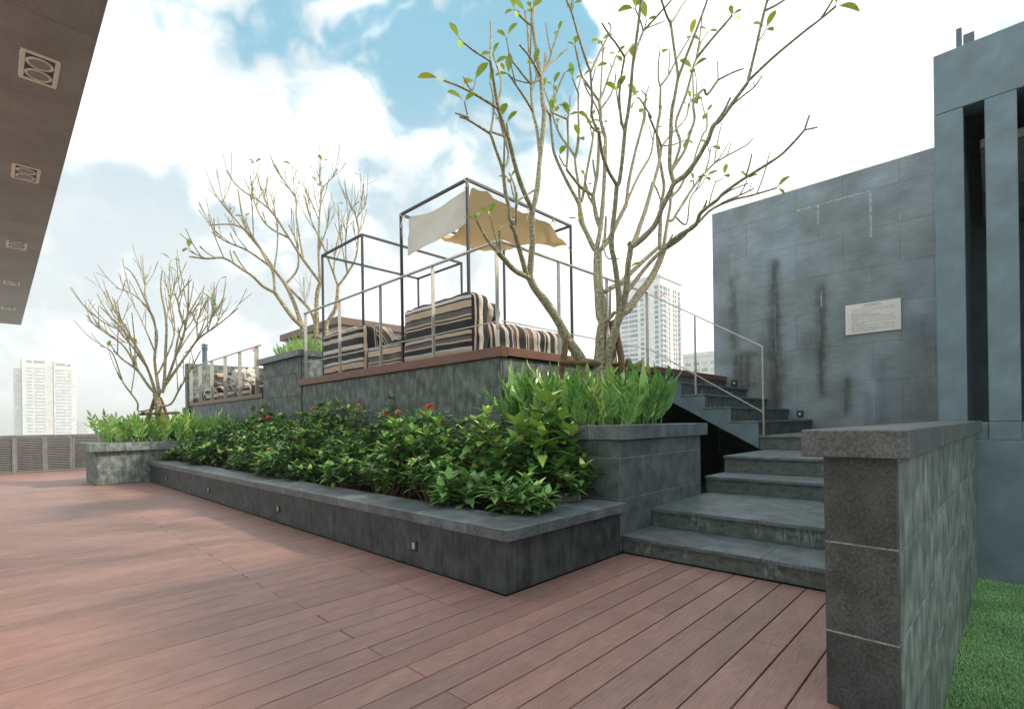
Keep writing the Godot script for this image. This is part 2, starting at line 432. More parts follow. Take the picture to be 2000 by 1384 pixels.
const TREE_BIG := [
	[4.45,1.65,-2.99,0.057,4.46,1.81,-2.98,0.054,4.47,1.99,-2.97,0.050,4.48,2.09,-2.95,0.049],
	[4.33,1.65,-3.12,0.051,4.28,1.73,-3.12,0.050,4.13,1.92,-3.17,0.045,4.02,2.08,-3.19,0.042,3.87,2.26,-3.23,0.038,3.76,2.38,-3.27,0.035,3.69,2.48,-3.28,0.033],
	[3.69,2.48,-3.28,0.025,3.44,2.49,-3.24,0.023,3.23,2.54,-3.18,0.021,3.12,2.56,-3.14,0.020],
	[3.17,2.55,-3.16,0.013,3.13,2.65,-3.13,0.012,3.10,2.74,-3.10,0.011],
	[3.63,2.48,-3.27,0.023,3.55,2.57,-3.23,0.022,3.43,2.69,-3.18,0.020,3.31,2.80,-3.12,0.018,3.26,2.83,-3.11,0.018,3.25,2.85,-3.08,0.017],
	[3.25,2.85,-3.08,0.017,3.22,2.88,-3.09,0.016,3.19,2.97,-3.07,0.015,3.14,3.07,-3.06,0.015,3.07,3.23,-3.02,0.013,2.99,3.35,-3.01,0.012,2.91,3.47,-3.00,0.011],
	[3.25,2.85,-3.08,0.014,3.31,2.96,-3.11,0.013,3.37,3.09,-3.14,0.011,3.43,3.30,-3.23,0.009,3.45,3.44,-3.31,0.007],
	[3.37,3.09,-3.14,0.008,3.55,3.22,-3.18,0.008,3.71,3.33,-3.22,0.007],
	[2.91,3.47,-3.00,0.011,2.76,3.46,-2.98,0.010,2.60,3.44,-2.95,0.008,2.53,3.42,-2.94,0.008,2.53,3.38,-2.85,0.007,2.39,3.34,-2.83,0.006],
	[2.91,3.47,-3.00,0.010,2.97,3.64,-3.03,0.009,3.01,3.76,-3.06,0.008,3.04,3.91,-3.10,0.008,3.05,4.03,-3.14,0.007],
	[2.92,3.49,-3.00,0.009,3.14,3.57,-3.07,0.009],
	[3.07,3.23,-3.02,0.011,3.13,3.32,-3.02,0.010,3.18,3.45,-3.06,0.009,3.20,3.58,-3.11,0.008,3.23,3.78,-3.20,0.007,3.24,3.90,-3.27,0.006,3.24,3.91,-3.28,0.006],
	[3.69,2.48,-3.28,0.030,3.68,2.65,-3.25,0.028,3.67,2.86,-3.21,0.026,3.66,2.87,-3.22,0.026,3.65,3.02,-3.20,0.024,3.64,3.11,-3.19,0.023],
	[3.64,3.11,-3.19,0.021,3.59,3.15,-3.18,0.020,3.47,3.28,-3.17,0.019,3.34,3.42,-3.13,0.017,3.22,3.56,-3.08,0.016,3.14,3.63,-3.06,0.015,3.05,3.72,-3.03,0.014,3.02,3.75,-3.02,0.013,2.94,3.84,-2.97,0.012,2.86,3.92,-2.92,0.011,2.81,3.97,-2.89,0.010],
	[2.81,3.97,-2.89,0.009,2.61,3.93,-2.86,0.008,2.41,3.88,-2.80,0.006],
	[2.81,3.97,-2.89,0.009,2.90,4.25,-2.97,0.007,2.96,4.46,-3.03,0.006],
	[3.03,3.74,-3.02,0.012,2.79,3.73,-3.01,0.010,2.59,3.71,-3.00,0.009,2.37,3.66,-2.99,0.007],
	[2.71,3.73,-3.01,0.005,2.73,3.78,-2.99,0.004,2.73,3.82,-2.99,0.003],
	[3.01,3.76,-3.01,0.010,3.12,4.01,-3.07,0.009,3.17,4.22,-3.16,0.008,3.20,4.41,-3.25,0.007],
	[3.64,3.11,-3.19,0.023,3.66,3.17,-3.18,0.023,3.72,3.34,-3.19,0.022,3.78,3.59,-3.21,0.021,3.87,3.94,-3.24,0.020,3.93,4.20,-3.26,0.020,3.94,4.33,-3.29,0.019,3.99,4.65,-3.35,0.018,4.00,4.82,-3.39,0.018,4.03,5.28,-3.49,0.016],
	[4.03,5.28,-3.49,0.014,3.91,5.23,-3.46,0.013,3.61,5.12,-3.36,0.010],
	[4.03,5.28,-3.49,0.014,4.13,5.50,-3.56,0.013,4.23,5.75,-3.63,0.012,4.28,5.89,-3.67,0.012],
	[3.80,3.68,-3.22,0.015,3.87,4.02,-3.31,0.014,3.89,4.21,-3.37,0.014,3.94,4.44,-3.44,0.013,4.00,4.73,-3.50,0.012,4.06,5.04,-3.57,0.011,4.13,5.41,-3.65,0.010,4.16,5.63,-3.71,0.009],
	[3.90,4.24,-3.38,0.012,3.72,4.30,-3.34,0.010,3.44,4.37,-3.29,0.007],
	[3.99,4.65,-3.35,0.012,3.75,4.68,-3.28,0.010,3.54,4.67,-3.23,0.008],
	[3.98,4.61,-3.34,0.011,3.88,4.54,-3.36,0.010,3.83,4.52,-3.37,0.010,3.60,4.60,-3.37,0.008,3.54,4.62,-3.36,0.007],
	[3.99,4.65,-3.35,0.012,4.20,4.91,-3.40,0.011,4.58,5.30,-3.45,0.009],
	[4.17,4.88,-3.40,0.012,4.24,5.08,-3.39,0.010,4.33,5.32,-3.38,0.008],
	[4.07,4.75,-3.37,0.008,4.23,5.09,-3.49,0.006],
	[4.48,2.09,-2.95,0.038,4.49,2.18,-3.00,0.037,4.54,2.38,-3.05,0.035,4.63,2.71,-3.13,0.031,4.70,2.95,-3.17,0.029],
	[4.70,2.95,-3.17,0.026,4.69,3.01,-3.21,0.026,4.69,3.16,-3.28,0.025,4.69,3.29,-3.34,0.024,4.73,3.56,-3.42,0.022],
	[4.73,3.56,-3.42,0.019,4.71,3.62,-3.44,0.019,4.60,3.84,-3.51,0.017,4.49,4.11,-3.58,0.015,4.47,4.23,-3.59,0.015,4.44,4.42,-3.59,0.013,4.43,4.52,-3.59,0.013],
	[4.43,4.52,-3.59,0.012,4.50,4.68,-3.62,0.011,4.64,4.96,-3.64,0.010,4.79,5.23,-3.65,0.009],
	[4.43,4.52,-3.59,0.010,4.27,4.57,-3.54,0.009,4.14,4.64,-3.45,0.007],
	[4.73,3.57,-3.42,0.015,4.81,3.80,-3.48,0.015,4.89,4.10,-3.58,0.014,4.94,4.28,-3.63,0.014],
	[4.94,4.28,-3.63,0.014,4.94,4.38,-3.69,0.013,4.93,4.62,-3.84,0.012,4.94,4.82,-3.93,0.011,4.97,5.12,-4.04,0.010,5.00,5.39,-4.15,0.009],
	[4.94,4.28,-3.63,0.013,4.99,4.40,-3.63,0.013,5.10,4.73,-3.68,0.012,5.15,4.94,-3.72,0.011,5.23,5.24,-3.77,0.010],
	[5.23,5.24,-3.77,0.010,5.01,5.30,-3.70,0.007],
	[5.20,5.25,-3.76,0.010,5.34,5.49,-3.82,0.008,5.40,5.59,-3.84,0.007],
	[4.74,3.60,-3.43,0.015,4.79,3.65,-3.42,0.015,5.02,4.09,-3.51,0.013,5.24,4.53,-3.58,0.012,5.37,4.81,-3.64,0.010],
	[4.69,2.96,-3.17,0.025,4.79,3.21,-3.18,0.024,4.82,3.28,-3.19,0.024,4.94,3.65,-3.23,0.022,5.06,4.07,-3.28,0.021,5.16,4.45,-3.33,0.019,5.17,4.54,-3.36,0.019,5.19,4.76,-3.42,0.018,5.21,4.80,-3.42,0.017,5.24,5.02,-3.47,0.016],
	[5.24,5.02,-3.47,0.015,5.21,5.04,-3.48,0.014,5.05,5.17,-3.52,0.012,4.96,5.24,-3.53,0.011,4.80,5.48,-3.50,0.008],
	[5.24,5.02,-3.47,0.014,5.33,5.15,-3.47,0.013,5.54,5.51,-3.50,0.011,5.75,5.87,-3.52,0.009],
	[5.23,4.94,-3.45,0.012,5.42,5.39,-3.55,0.011,5.62,5.93,-3.65,0.009,5.67,6.12,-3.71,0.008],
	[5.22,4.88,-3.44,0.012,5.37,5.09,-3.40,0.010,5.47,5.28,-3.39,0.009,5.53,5.44,-3.40,0.008],
	[5.62,5.93,-3.65,0.007,5.75,6.07,-3.67,0.006],
	[4.81,3.25,-3.19,0.023,4.84,3.40,-3.26,0.022,4.92,3.70,-3.36,0.020],
	[4.92,3.70,-3.36,0.017,4.88,3.72,-3.37,0.016,4.75,3.78,-3.42,0.015,4.55,3.92,-3.46,0.013],
	[4.55,3.92,-3.46,0.012,4.60,4.24,-3.47,0.011,4.64,4.55,-3.51,0.009],
	[4.64,4.55,-3.51,0.010,4.37,4.50,-3.50,0.007,4.37,4.51,-3.50,0.007],
	[4.64,4.55,-3.51,0.009,4.68,4.64,-3.51,0.008,4.75,4.88,-3.54,0.006],
	[4.55,3.96,-3.46,0.009,4.52,3.96,-3.47,0.008,4.42,4.02,-3.46,0.006],
	[4.92,3.70,-3.36,0.019,4.95,3.77,-3.36,0.019,5.08,4.12,-3.39,0.018,5.21,4.58,-3.46,0.016,5.22,4.64,-3.48,0.016],
	[5.22,4.64,-3.48,0.016,5.13,4.72,-3.48,0.016,5.06,4.79,-3.46,0.015,4.99,4.90,-3.40,0.014,4.83,5.10,-3.31,0.012],
	[4.83,5.10,-3.31,0.014,4.76,5.17,-3.31,0.013,4.59,5.34,-3.29,0.011,4.41,5.52,-3.26,0.009,4.32,5.59,-3.26,0.008],
	[4.43,5.50,-3.27,0.006,4.44,5.61,-3.25,0.004],
	[4.83,5.10,-3.31,0.012,4.86,5.13,-3.31,0.012,5.08,5.49,-3.32,0.011,5.30,5.85,-3.32,0.009,5.32,5.97,-3.37,0.009],
	[5.15,4.94,-3.72,0.010,5.21,4.95,-3.68,0.011,5.33,4.80,-3.64,0.012,5.40,4.75,-3.60,0.013],
	[4.49,2.10,-2.96,0.028,4.56,2.31,-2.99,0.027,4.59,2.49,-3.05,0.027,4.70,2.90,-3.13,0.025,4.72,2.97,-3.13,0.025,4.83,3.09,-3.10,0.024,4.99,3.36,-3.06,0.023,5.11,3.56,-3.03,0.022],
	[5.11,3.56,-3.03,0.018,5.23,3.88,-3.06,0.017,5.41,4.31,-3.07,0.016,5.58,4.68,-3.07,0.015,5.66,4.88,-3.07,0.014,5.69,4.78,-3.11,0.014,5.83,5.21,-3.15,0.012],
	[5.83,5.21,-3.15,0.009,5.70,5.20,-3.14,0.006],
	[5.83,5.21,-3.15,0.009,5.95,5.39,-3.17,0.007],
	[5.13,3.60,-3.03,0.015,5.44,4.00,-3.06,0.013,5.76,4.39,-3.06,0.012,6.00,4.82,-3.13,0.010],
	[4.58,2.45,-3.03,0.022,4.62,2.46,-3.02,0.022,4.74,2.53,-2.98,0.022,4.88,2.62,-2.93,0.021,5.01,2.74,-2.90,0.021,5.23,2.93,-2.83,0.021,5.38,3.06,-2.78,0.020],
	[4.49,2.12,-2.96,0.019,4.50,2.11,-2.92,0.018,4.50,2.15,-2.87,0.018,4.50,2.19,-2.82,0.017],
	[4.51,1.65,-2.93,0.049,4.49,1.77,-2.90,0.046,4.48,1.96,-2.82,0.043,4.48,2.07,-2.78,0.041,4.48,2.16,-2.74,0.039],
	[4.48,2.09,-2.77,0.028,4.42,2.30,-2.72,0.027,4.29,2.60,-2.68,0.024,4.20,2.76,-2.66,0.023,4.15,2.93,-2.61,0.022,4.10,3.09,-2.55,0.020,4.05,3.24,-2.50,0.019],
	[4.05,3.24,-2.50,0.016,4.00,3.26,-2.49,0.015,3.86,3.31,-2.47,0.014,3.69,3.38,-2.42,0.013,3.51,3.46,-2.33,0.011],
	[3.69,3.38,-2.42,0.009,3.75,3.53,-2.42,0.008,3.76,3.72,-2.47,0.008,3.76,3.86,-2.52,0.007,3.75,4.07,-2.62,0.006,3.75,4.17,-2.65,0.006],
	[4.05,3.24,-2.50,0.018,4.05,3.28,-2.47,0.018,4.01,3.46,-2.41,0.017,3.95,3.68,-2.34,0.015,3.93,3.78,-2.30,0.015,3.88,3.94,-2.24,0.014,3.82,4.11,-2.18,0.012,3.76,4.30,-2.10,0.011,3.70,4.48,-2.03,0.010,3.69,4.52,-2.01,0.010],
	[3.96,3.63,-2.35,0.011,3.90,3.71,-2.35,0.011,3.90,3.70,-2.35,0.011,3.79,3.89,-2.30,0.010,3.70,4.10,-2.19,0.009],
	[3.70,4.10,-2.19,0.009,3.54,4.13,-2.18,0.007,3.46,4.14,-2.18,0.007,3.32,4.15,-2.16,0.006],
	[3.70,4.10,-2.19,0.007,3.93,4.36,-2.24,0.006],
	[3.83,4.09,-2.19,0.010,4.01,4.38,-2.24,0.009,4.17,4.62,-2.27,0.009],
	[4.17,4.62,-2.27,0.007,4.06,4.64,-2.24,0.006,3.94,4.66,-2.22,0.005],
	[4.17,4.62,-2.27,0.009,4.17,4.67,-2.15,0.008,4.16,4.73,-1.99,0.006],
	[4.17,4.63,-2.25,0.007,4.38,4.79,-2.26,0.006,4.58,4.94,-2.26,0.005],
	[4.48,2.16,-2.74,0.033,4.47,2.35,-2.67,0.030,4.42,2.61,-2.61,0.027,4.39,2.77,-2.56,0.026,4.37,2.81,-2.57,0.025],
	[4.39,2.77,-2.56,0.022,4.48,2.87,-2.56,0.022,4.58,3.04,-2.56,0.021,4.71,3.23,-2.57,0.021,4.92,3.59,-2.59,0.020],
	[4.92,3.59,-2.59,0.016,4.96,3.65,-2.59,0.016,5.10,3.92,-2.60,0.015,5.18,4.08,-2.62,0.015],
	[5.18,4.08,-2.62,0.012,5.10,4.14,-2.61,0.012,4.88,4.31,-2.61,0.009,4.87,4.26,-2.57,0.009,4.67,4.37,-2.59,0.007,4.63,4.37,-2.60,0.007],
	[5.18,4.08,-2.62,0.011,5.21,4.12,-2.62,0.011,5.39,4.30,-2.61,0.010,5.72,4.62,-2.58,0.009,5.87,4.87,-2.61,0.008],
	[4.92,3.59,-2.59,0.008,4.99,3.53,-2.58,0.008,5.07,3.44,-2.58,0.007],
	[5.15,4.10,-2.62,0.008,5.30,4.13,-2.57,0.007,5.54,4.26,-2.49,0.006],
	[4.39,2.77,-2.56,0.025,4.41,2.80,-2.50,0.025,4.42,2.85,-2.42,0.024,4.43,2.93,-2.32,0.023,4.40,3.05,-2.23,0.022,4.38,3.18,-2.13,0.020,4.37,3.23,-2.09,0.020,4.38,3.28,-1.98,0.019,4.37,3.37,-1.87,0.018,4.35,3.47,-1.78,0.017,4.34,3.48,-1.76,0.016,4.31,3.57,-1.70,0.016,4.31,3.59,-1.65,0.015,4.30,3.63,-1.59,0.014,4.29,3.69,-1.52,0.014,4.26,3.77,-1.40,0.012],
	[4.26,3.77,-1.40,0.011,4.26,3.81,-1.39,0.011,4.23,3.97,-1.33,0.010,4.20,4.15,-1.27,0.009,4.18,4.25,-1.23,0.008,4.17,4.30,-1.21,0.008],
	[4.19,4.22,-1.24,0.008,4.13,4.17,-1.15,0.007,4.07,4.13,-1.07,0.006],
	[4.26,3.78,-1.40,0.011,4.21,3.84,-1.20,0.009,4.14,3.87,-0.98,0.008,4.10,3.88,-0.85,0.007,4.05,3.88,-0.75,0.007],
	[4.22,4.02,-1.31,0.004,4.25,4.08,-1.28,0.004,4.27,4.13,-1.26,0.003],
	[4.31,3.57,-1.69,0.009,4.36,3.69,-1.59,0.008,4.42,3.78,-1.49,0.007,4.46,3.84,-1.41,0.006,4.49,3.92,-1.36,0.005],
	[4.46,3.84,-1.41,0.004,4.45,3.88,-1.42,0.003],
	[4.37,3.23,-2.09,0.018,4.33,3.38,-2.11,0.017,4.31,3.61,-2.09,0.015,4.30,3.84,-2.07,0.014,4.30,3.97,-2.04,0.013,4.31,4.13,-2.01,0.012],
	[4.31,4.13,-2.01,0.012,4.32,4.22,-2.02,0.012,4.35,4.52,-2.07,0.011,4.37,4.72,-2.10,0.010],
	[4.37,4.72,-2.10,0.010,4.28,4.71,-2.09,0.009,4.07,4.71,-2.04,0.008,4.01,4.70,-2.03,0.007],
	[4.37,4.72,-2.10,0.008,4.41,4.76,-2.09,0.008,4.57,4.97,-2.09,0.007,4.66,5.08,-2.08,0.006],
	[4.31,4.13,-2.01,0.012,4.31,4.17,-1.99,0.012,4.31,4.27,-1.94,0.011,4.31,4.44,-1.85,0.010,4.31,4.64,-1.75,0.009,4.31,4.70,-1.73,0.008],
	[4.34,3.34,-2.10,0.013,4.49,3.56,-2.04,0.012,4.56,3.73,-2.02,0.012,4.65,3.91,-2.01,0.011,4.68,4.09,-2.03,0.011,4.79,4.24,-1.98,0.010,4.83,4.20,-1.96,0.010,4.95,4.37,-1.90,0.010],
	[4.95,4.37,-1.90,0.007,5.05,4.62,-1.94,0.005],
	[4.95,4.37,-1.90,0.008,4.93,4.36,-1.76,0.007,4.92,4.34,-1.65,0.006],
	[4.74,4.16,-2.00,0.005,4.73,4.20,-2.02,0.005,4.79,4.39,-2.05,0.004,4.81,4.49,-2.08,0.004],
	[4.36,3.37,-2.10,0.012,4.51,3.65,-2.09,0.012,4.57,3.90,-2.16,0.011,4.77,4.27,-2.14,0.011,4.97,4.67,-2.14,0.011,5.03,4.77,-2.12,0.011],
	[5.00,4.73,-2.13,0.011,4.94,4.78,-1.97,0.010,4.84,4.83,-1.72,0.008],
	[4.99,4.71,-2.13,0.009,5.22,5.03,-2.18,0.008],
	[5.22,5.03,-2.18,0.006,5.09,5.03,-2.17,0.005],
	[5.22,5.03,-2.18,0.006,5.38,5.23,-2.16,0.005],
	[4.48,2.16,-2.74,0.037,4.56,2.20,-2.71,0.036,4.70,2.37,-2.66,0.035,4.86,2.55,-2.61,0.033,5.00,2.77,-2.57,0.031,5.07,2.90,-2.56,0.030],
	[5.06,2.88,-2.56,0.020,5.05,2.95,-2.59,0.020,5.09,3.19,-2.60,0.019,5.13,3.42,-2.61,0.018,5.19,3.63,-2.60,0.017,5.20,3.83,-2.63,0.016,5.21,4.06,-2.67,0.015,5.24,4.33,-2.70,0.014,5.29,4.55,-2.69,0.013,5.34,4.85,-2.70,0.012],
	[5.34,4.85,-2.70,0.009,5.27,4.93,-2.69,0.008,5.20,5.05,-2.65,0.007,5.16,5.13,-2.61,0.006],
	[5.33,4.87,-2.70,0.011,5.46,5.04,-2.66,0.010,5.62,5.30,-2.63,0.009,5.87,5.67,-2.57,0.008],
	[5.16,5.13,-2.61,0.004,5.14,5.22,-2.62,0.003,5.17,5.33,-2.59,0.003,5.21,5.40,-2.56,0.002],
	[5.07,2.90,-2.56,0.020,5.20,3.15,-2.59,0.018,5.37,3.49,-2.62,0.016,5.42,3.61,-2.63,0.015,5.55,3.73,-2.60,0.014,5.66,3.89,-2.57,0.013,5.79,4.02,-2.54,0.012],
	[5.79,4.02,-2.54,0.011,5.89,4.24,-2.54,0.010,6.06,4.54,-2.52,0.010,6.13,4.63,-2.50,0.009,6.22,4.88,-2.53,0.009],
	[5.26,3.28,-2.60,0.015,5.35,3.32,-2.58,0.015,5.45,3.43,-2.57,0.014,5.60,3.59,-2.56,0.014,5.81,3.82,-2.54,0.013,6.05,4.06,-2.50,0.012],
	[6.05,4.06,-2.50,0.010,6.16,4.23,-2.50,0.009,6.31,4.49,-2.52,0.007],
	[6.05,4.06,-2.50,0.012,6.23,4.23,-2.45,0.010],
	[6.23,4.23,-2.45,0.010,6.38,4.34,-2.35,0.009,6.58,4.48,-2.20,0.008,6.67,4.58,-2.14,0.007],
	[6.23,4.23,-2.45,0.009,6.35,4.52,-2.46,0.007,6.51,4.85,-2.46,0.006],
	[5.39,3.36,-2.57,0.010,5.52,3.29,-2.50,0.009,5.62,3.60,-2.50,0.008,5.70,3.73,-2.46,0.008,5.82,3.94,-2.41,0.007],
	[5.09,2.93,-2.56,0.023,5.05,3.00,-2.37,0.021,5.02,3.05,-2.18,0.019,4.95,3.13,-2.09,0.018,4.89,3.18,-1.90,0.015],
	[4.89,3.18,-1.90,0.014,4.88,3.22,-1.84,0.014,4.85,3.27,-1.67,0.013,4.82,3.31,-1.48,0.011,4.79,3.35,-1.31,0.010,4.74,3.40,-1.19,0.009,4.69,3.44,-1.10,0.008],
	[4.69,3.44,-1.10,0.008,4.72,3.56,-1.07,0.007],
	[4.69,3.44,-1.10,0.007,4.88,3.52,-1.05,0.007],
	[4.89,3.19,-1.90,0.007,4.99,3.27,-1.84,0.007,5.08,3.32,-1.79,0.006,5.20,3.38,-1.72,0.006],
	[5.07,2.90,-2.56,0.017,5.18,3.02,-2.40,0.015,5.23,3.13,-2.32,0.014,5.28,3.18,-2.25,0.014,5.33,3.28,-2.16,0.013,5.41,3.35,-2.05,0.012,5.49,3.39,-1.93,0.011,5.57,3.41,-1.82,0.010,5.72,3.47,-1.60,0.008],
	[5.33,3.28,-2.16,0.010,5.34,3.33,-2.01,0.009,5.35,3.36,-1.81,0.007,5.35,3.38,-1.71,0.006],
	[5.35,3.37,-1.76,0.005,5.37,3.45,-1.74,0.004],
	[4.92,3.16,-2.00,0.007,5.00,3.33,-1.99,0.006,5.07,3.45,-1.98,0.005],
	[5.06,3.44,-1.99,0.005,5.11,3.47,-1.93,0.004,5.13,3.51,-1.92,0.003],
	[4.47,2.35,-2.67,0.021,4.71,2.63,-2.59,0.019,4.86,2.79,-2.53,0.019,4.91,2.84,-2.50,0.018],
	[4.80,3.06,-3.11,0.009,4.75,3.08,-3.12,0.009,4.72,2.97,-3.09,0.008,4.69,2.84,-3.02,0.007,4.72,2.81,-2.90,0.006],
]
const TREE_MID := [
	[4.73,2.94,-10.23,0.048,4.74,3.09,-10.22,0.046,4.75,3.75,-10.21,0.037,4.80,4.06,-10.15,0.032],
	[4.73,2.94,-10.23,0.045,4.51,2.93,-10.40,0.042,4.50,3.12,-10.37,0.040,4.35,3.31,-10.47,0.038,4.11,3.72,-10.61,0.033,4.06,3.81,-10.63,0.032],
	[4.06,3.81,-10.63,0.027,3.85,3.91,-10.69,0.025,3.68,4.07,-10.71,0.023,3.49,4.19,-10.75,0.021,3.18,4.36,-10.82,0.017,2.91,4.31,-10.90,0.015,2.62,4.30,-10.97,0.012],
	[4.06,3.81,-10.63,0.023,4.06,4.23,-10.71,0.021,3.99,4.47,-10.84,0.019,3.83,5.00,-11.11,0.016,3.59,5.30,-11.45,0.013,3.23,5.34,-11.93,0.010],
	[4.50,3.12,-10.37,0.038,4.41,3.60,-10.51,0.034,4.29,4.03,-10.67,0.030,4.14,4.35,-10.86,0.027,3.89,4.96,-11.18,0.021,3.74,5.32,-11.37,0.017,3.67,6.09,-11.52,0.011],
	[4.14,4.35,-10.86,0.019,3.69,4.67,-11.02,0.015,3.32,4.81,-11.16,0.012,3.08,4.96,-11.24,0.009],
	[3.99,4.73,-11.06,0.017,3.66,5.51,-11.68,0.012,3.52,5.82,-11.93,0.010,3.51,5.98,-11.99,0.009],
	[4.29,4.03,-10.67,0.021,4.56,4.44,-10.67,0.018,4.64,5.08,-10.93,0.014,4.60,5.51,-11.21,0.011],
	[4.74,3.09,-10.22,0.034,4.72,3.47,-10.41,0.031,4.57,3.87,-10.79,0.026,4.43,4.19,-11.12,0.022],
	[4.80,4.06,-10.15,0.028,4.54,4.51,-10.34,0.024,4.31,4.96,-10.50,0.021,4.00,5.55,-10.73,0.017,3.55,5.95,-11.08,0.012,3.36,6.29,-11.22,0.009],
	[4.31,4.96,-10.50,0.018,4.06,5.30,-11.00,0.015,3.94,5.89,-11.38,0.012,3.95,6.53,-11.60,0.009],
	[4.00,5.55,-10.73,0.013,3.98,5.93,-10.97,0.009,3.97,6.03,-11.04,0.009],
	[4.54,4.51,-10.34,0.018,4.55,5.47,-10.68,0.014,4.59,6.00,-10.82,0.011,4.43,6.43,-11.18,0.009],
	[4.59,6.00,-10.82,0.013,4.40,6.27,-10.87,0.010,4.24,6.51,-10.90,0.008],
	[4.73,2.94,-10.23,0.043,4.88,2.90,-10.09,0.040,4.91,3.21,-10.10,0.036,5.05,3.53,-9.99,0.032,5.11,4.01,-9.98,0.026],
	[5.11,4.01,-9.98,0.022,4.99,4.38,-10.02,0.019,4.82,4.86,-10.07,0.016,4.63,5.33,-10.16,0.013,4.51,5.80,-10.17,0.009],
	[5.11,4.01,-9.98,0.022,5.25,4.25,-9.88,0.020,5.43,4.66,-9.78,0.017,5.51,5.28,-9.81,0.014,5.50,5.53,-9.86,0.012],
	[5.50,5.53,-9.86,0.011,5.30,5.97,-9.92,0.008],
	[5.50,5.53,-9.86,0.011,5.62,5.75,-9.80,0.010,5.72,6.08,-9.78,0.008],
	[4.80,4.06,-10.15,0.024,4.89,4.88,-10.39,0.020,5.04,5.87,-10.60,0.015,5.13,6.33,-10.68,0.012],
	[5.13,6.33,-10.68,0.010,5.02,6.59,-10.64,0.007],
	[5.13,6.33,-10.68,0.010,5.30,6.56,-10.58,0.008,5.42,6.78,-10.52,0.007],
	[4.98,5.49,-10.52,0.012,4.94,6.02,-10.82,0.010,4.89,6.41,-11.05,0.008],
	[5.27,4.30,-9.87,0.014,5.30,5.14,-10.20,0.011,5.39,6.01,-10.47,0.008],
	[5.27,4.30,-9.87,0.013,5.17,4.90,-9.74,0.011,5.16,5.45,-9.52,0.008,5.26,5.64,-9.31,0.007],
	[4.88,4.78,-10.36,0.013,5.11,5.42,-10.41,0.010,5.19,5.75,-10.47,0.008],
	[4.14,4.35,-10.86,0.016,4.31,5.12,-11.08,0.013,4.37,5.92,-11.42,0.010,4.35,6.34,-11.66,0.008],
	[3.83,5.00,-11.11,0.013,3.91,5.78,-11.42,0.009,3.92,6.16,-11.60,0.008],
	[5.03,4.24,-10.00,0.013,5.19,4.84,-10.24,0.011,5.45,5.52,-10.43,0.008],
	[4.66,3.62,-10.55,0.010,4.64,3.88,-10.58,0.007],
]
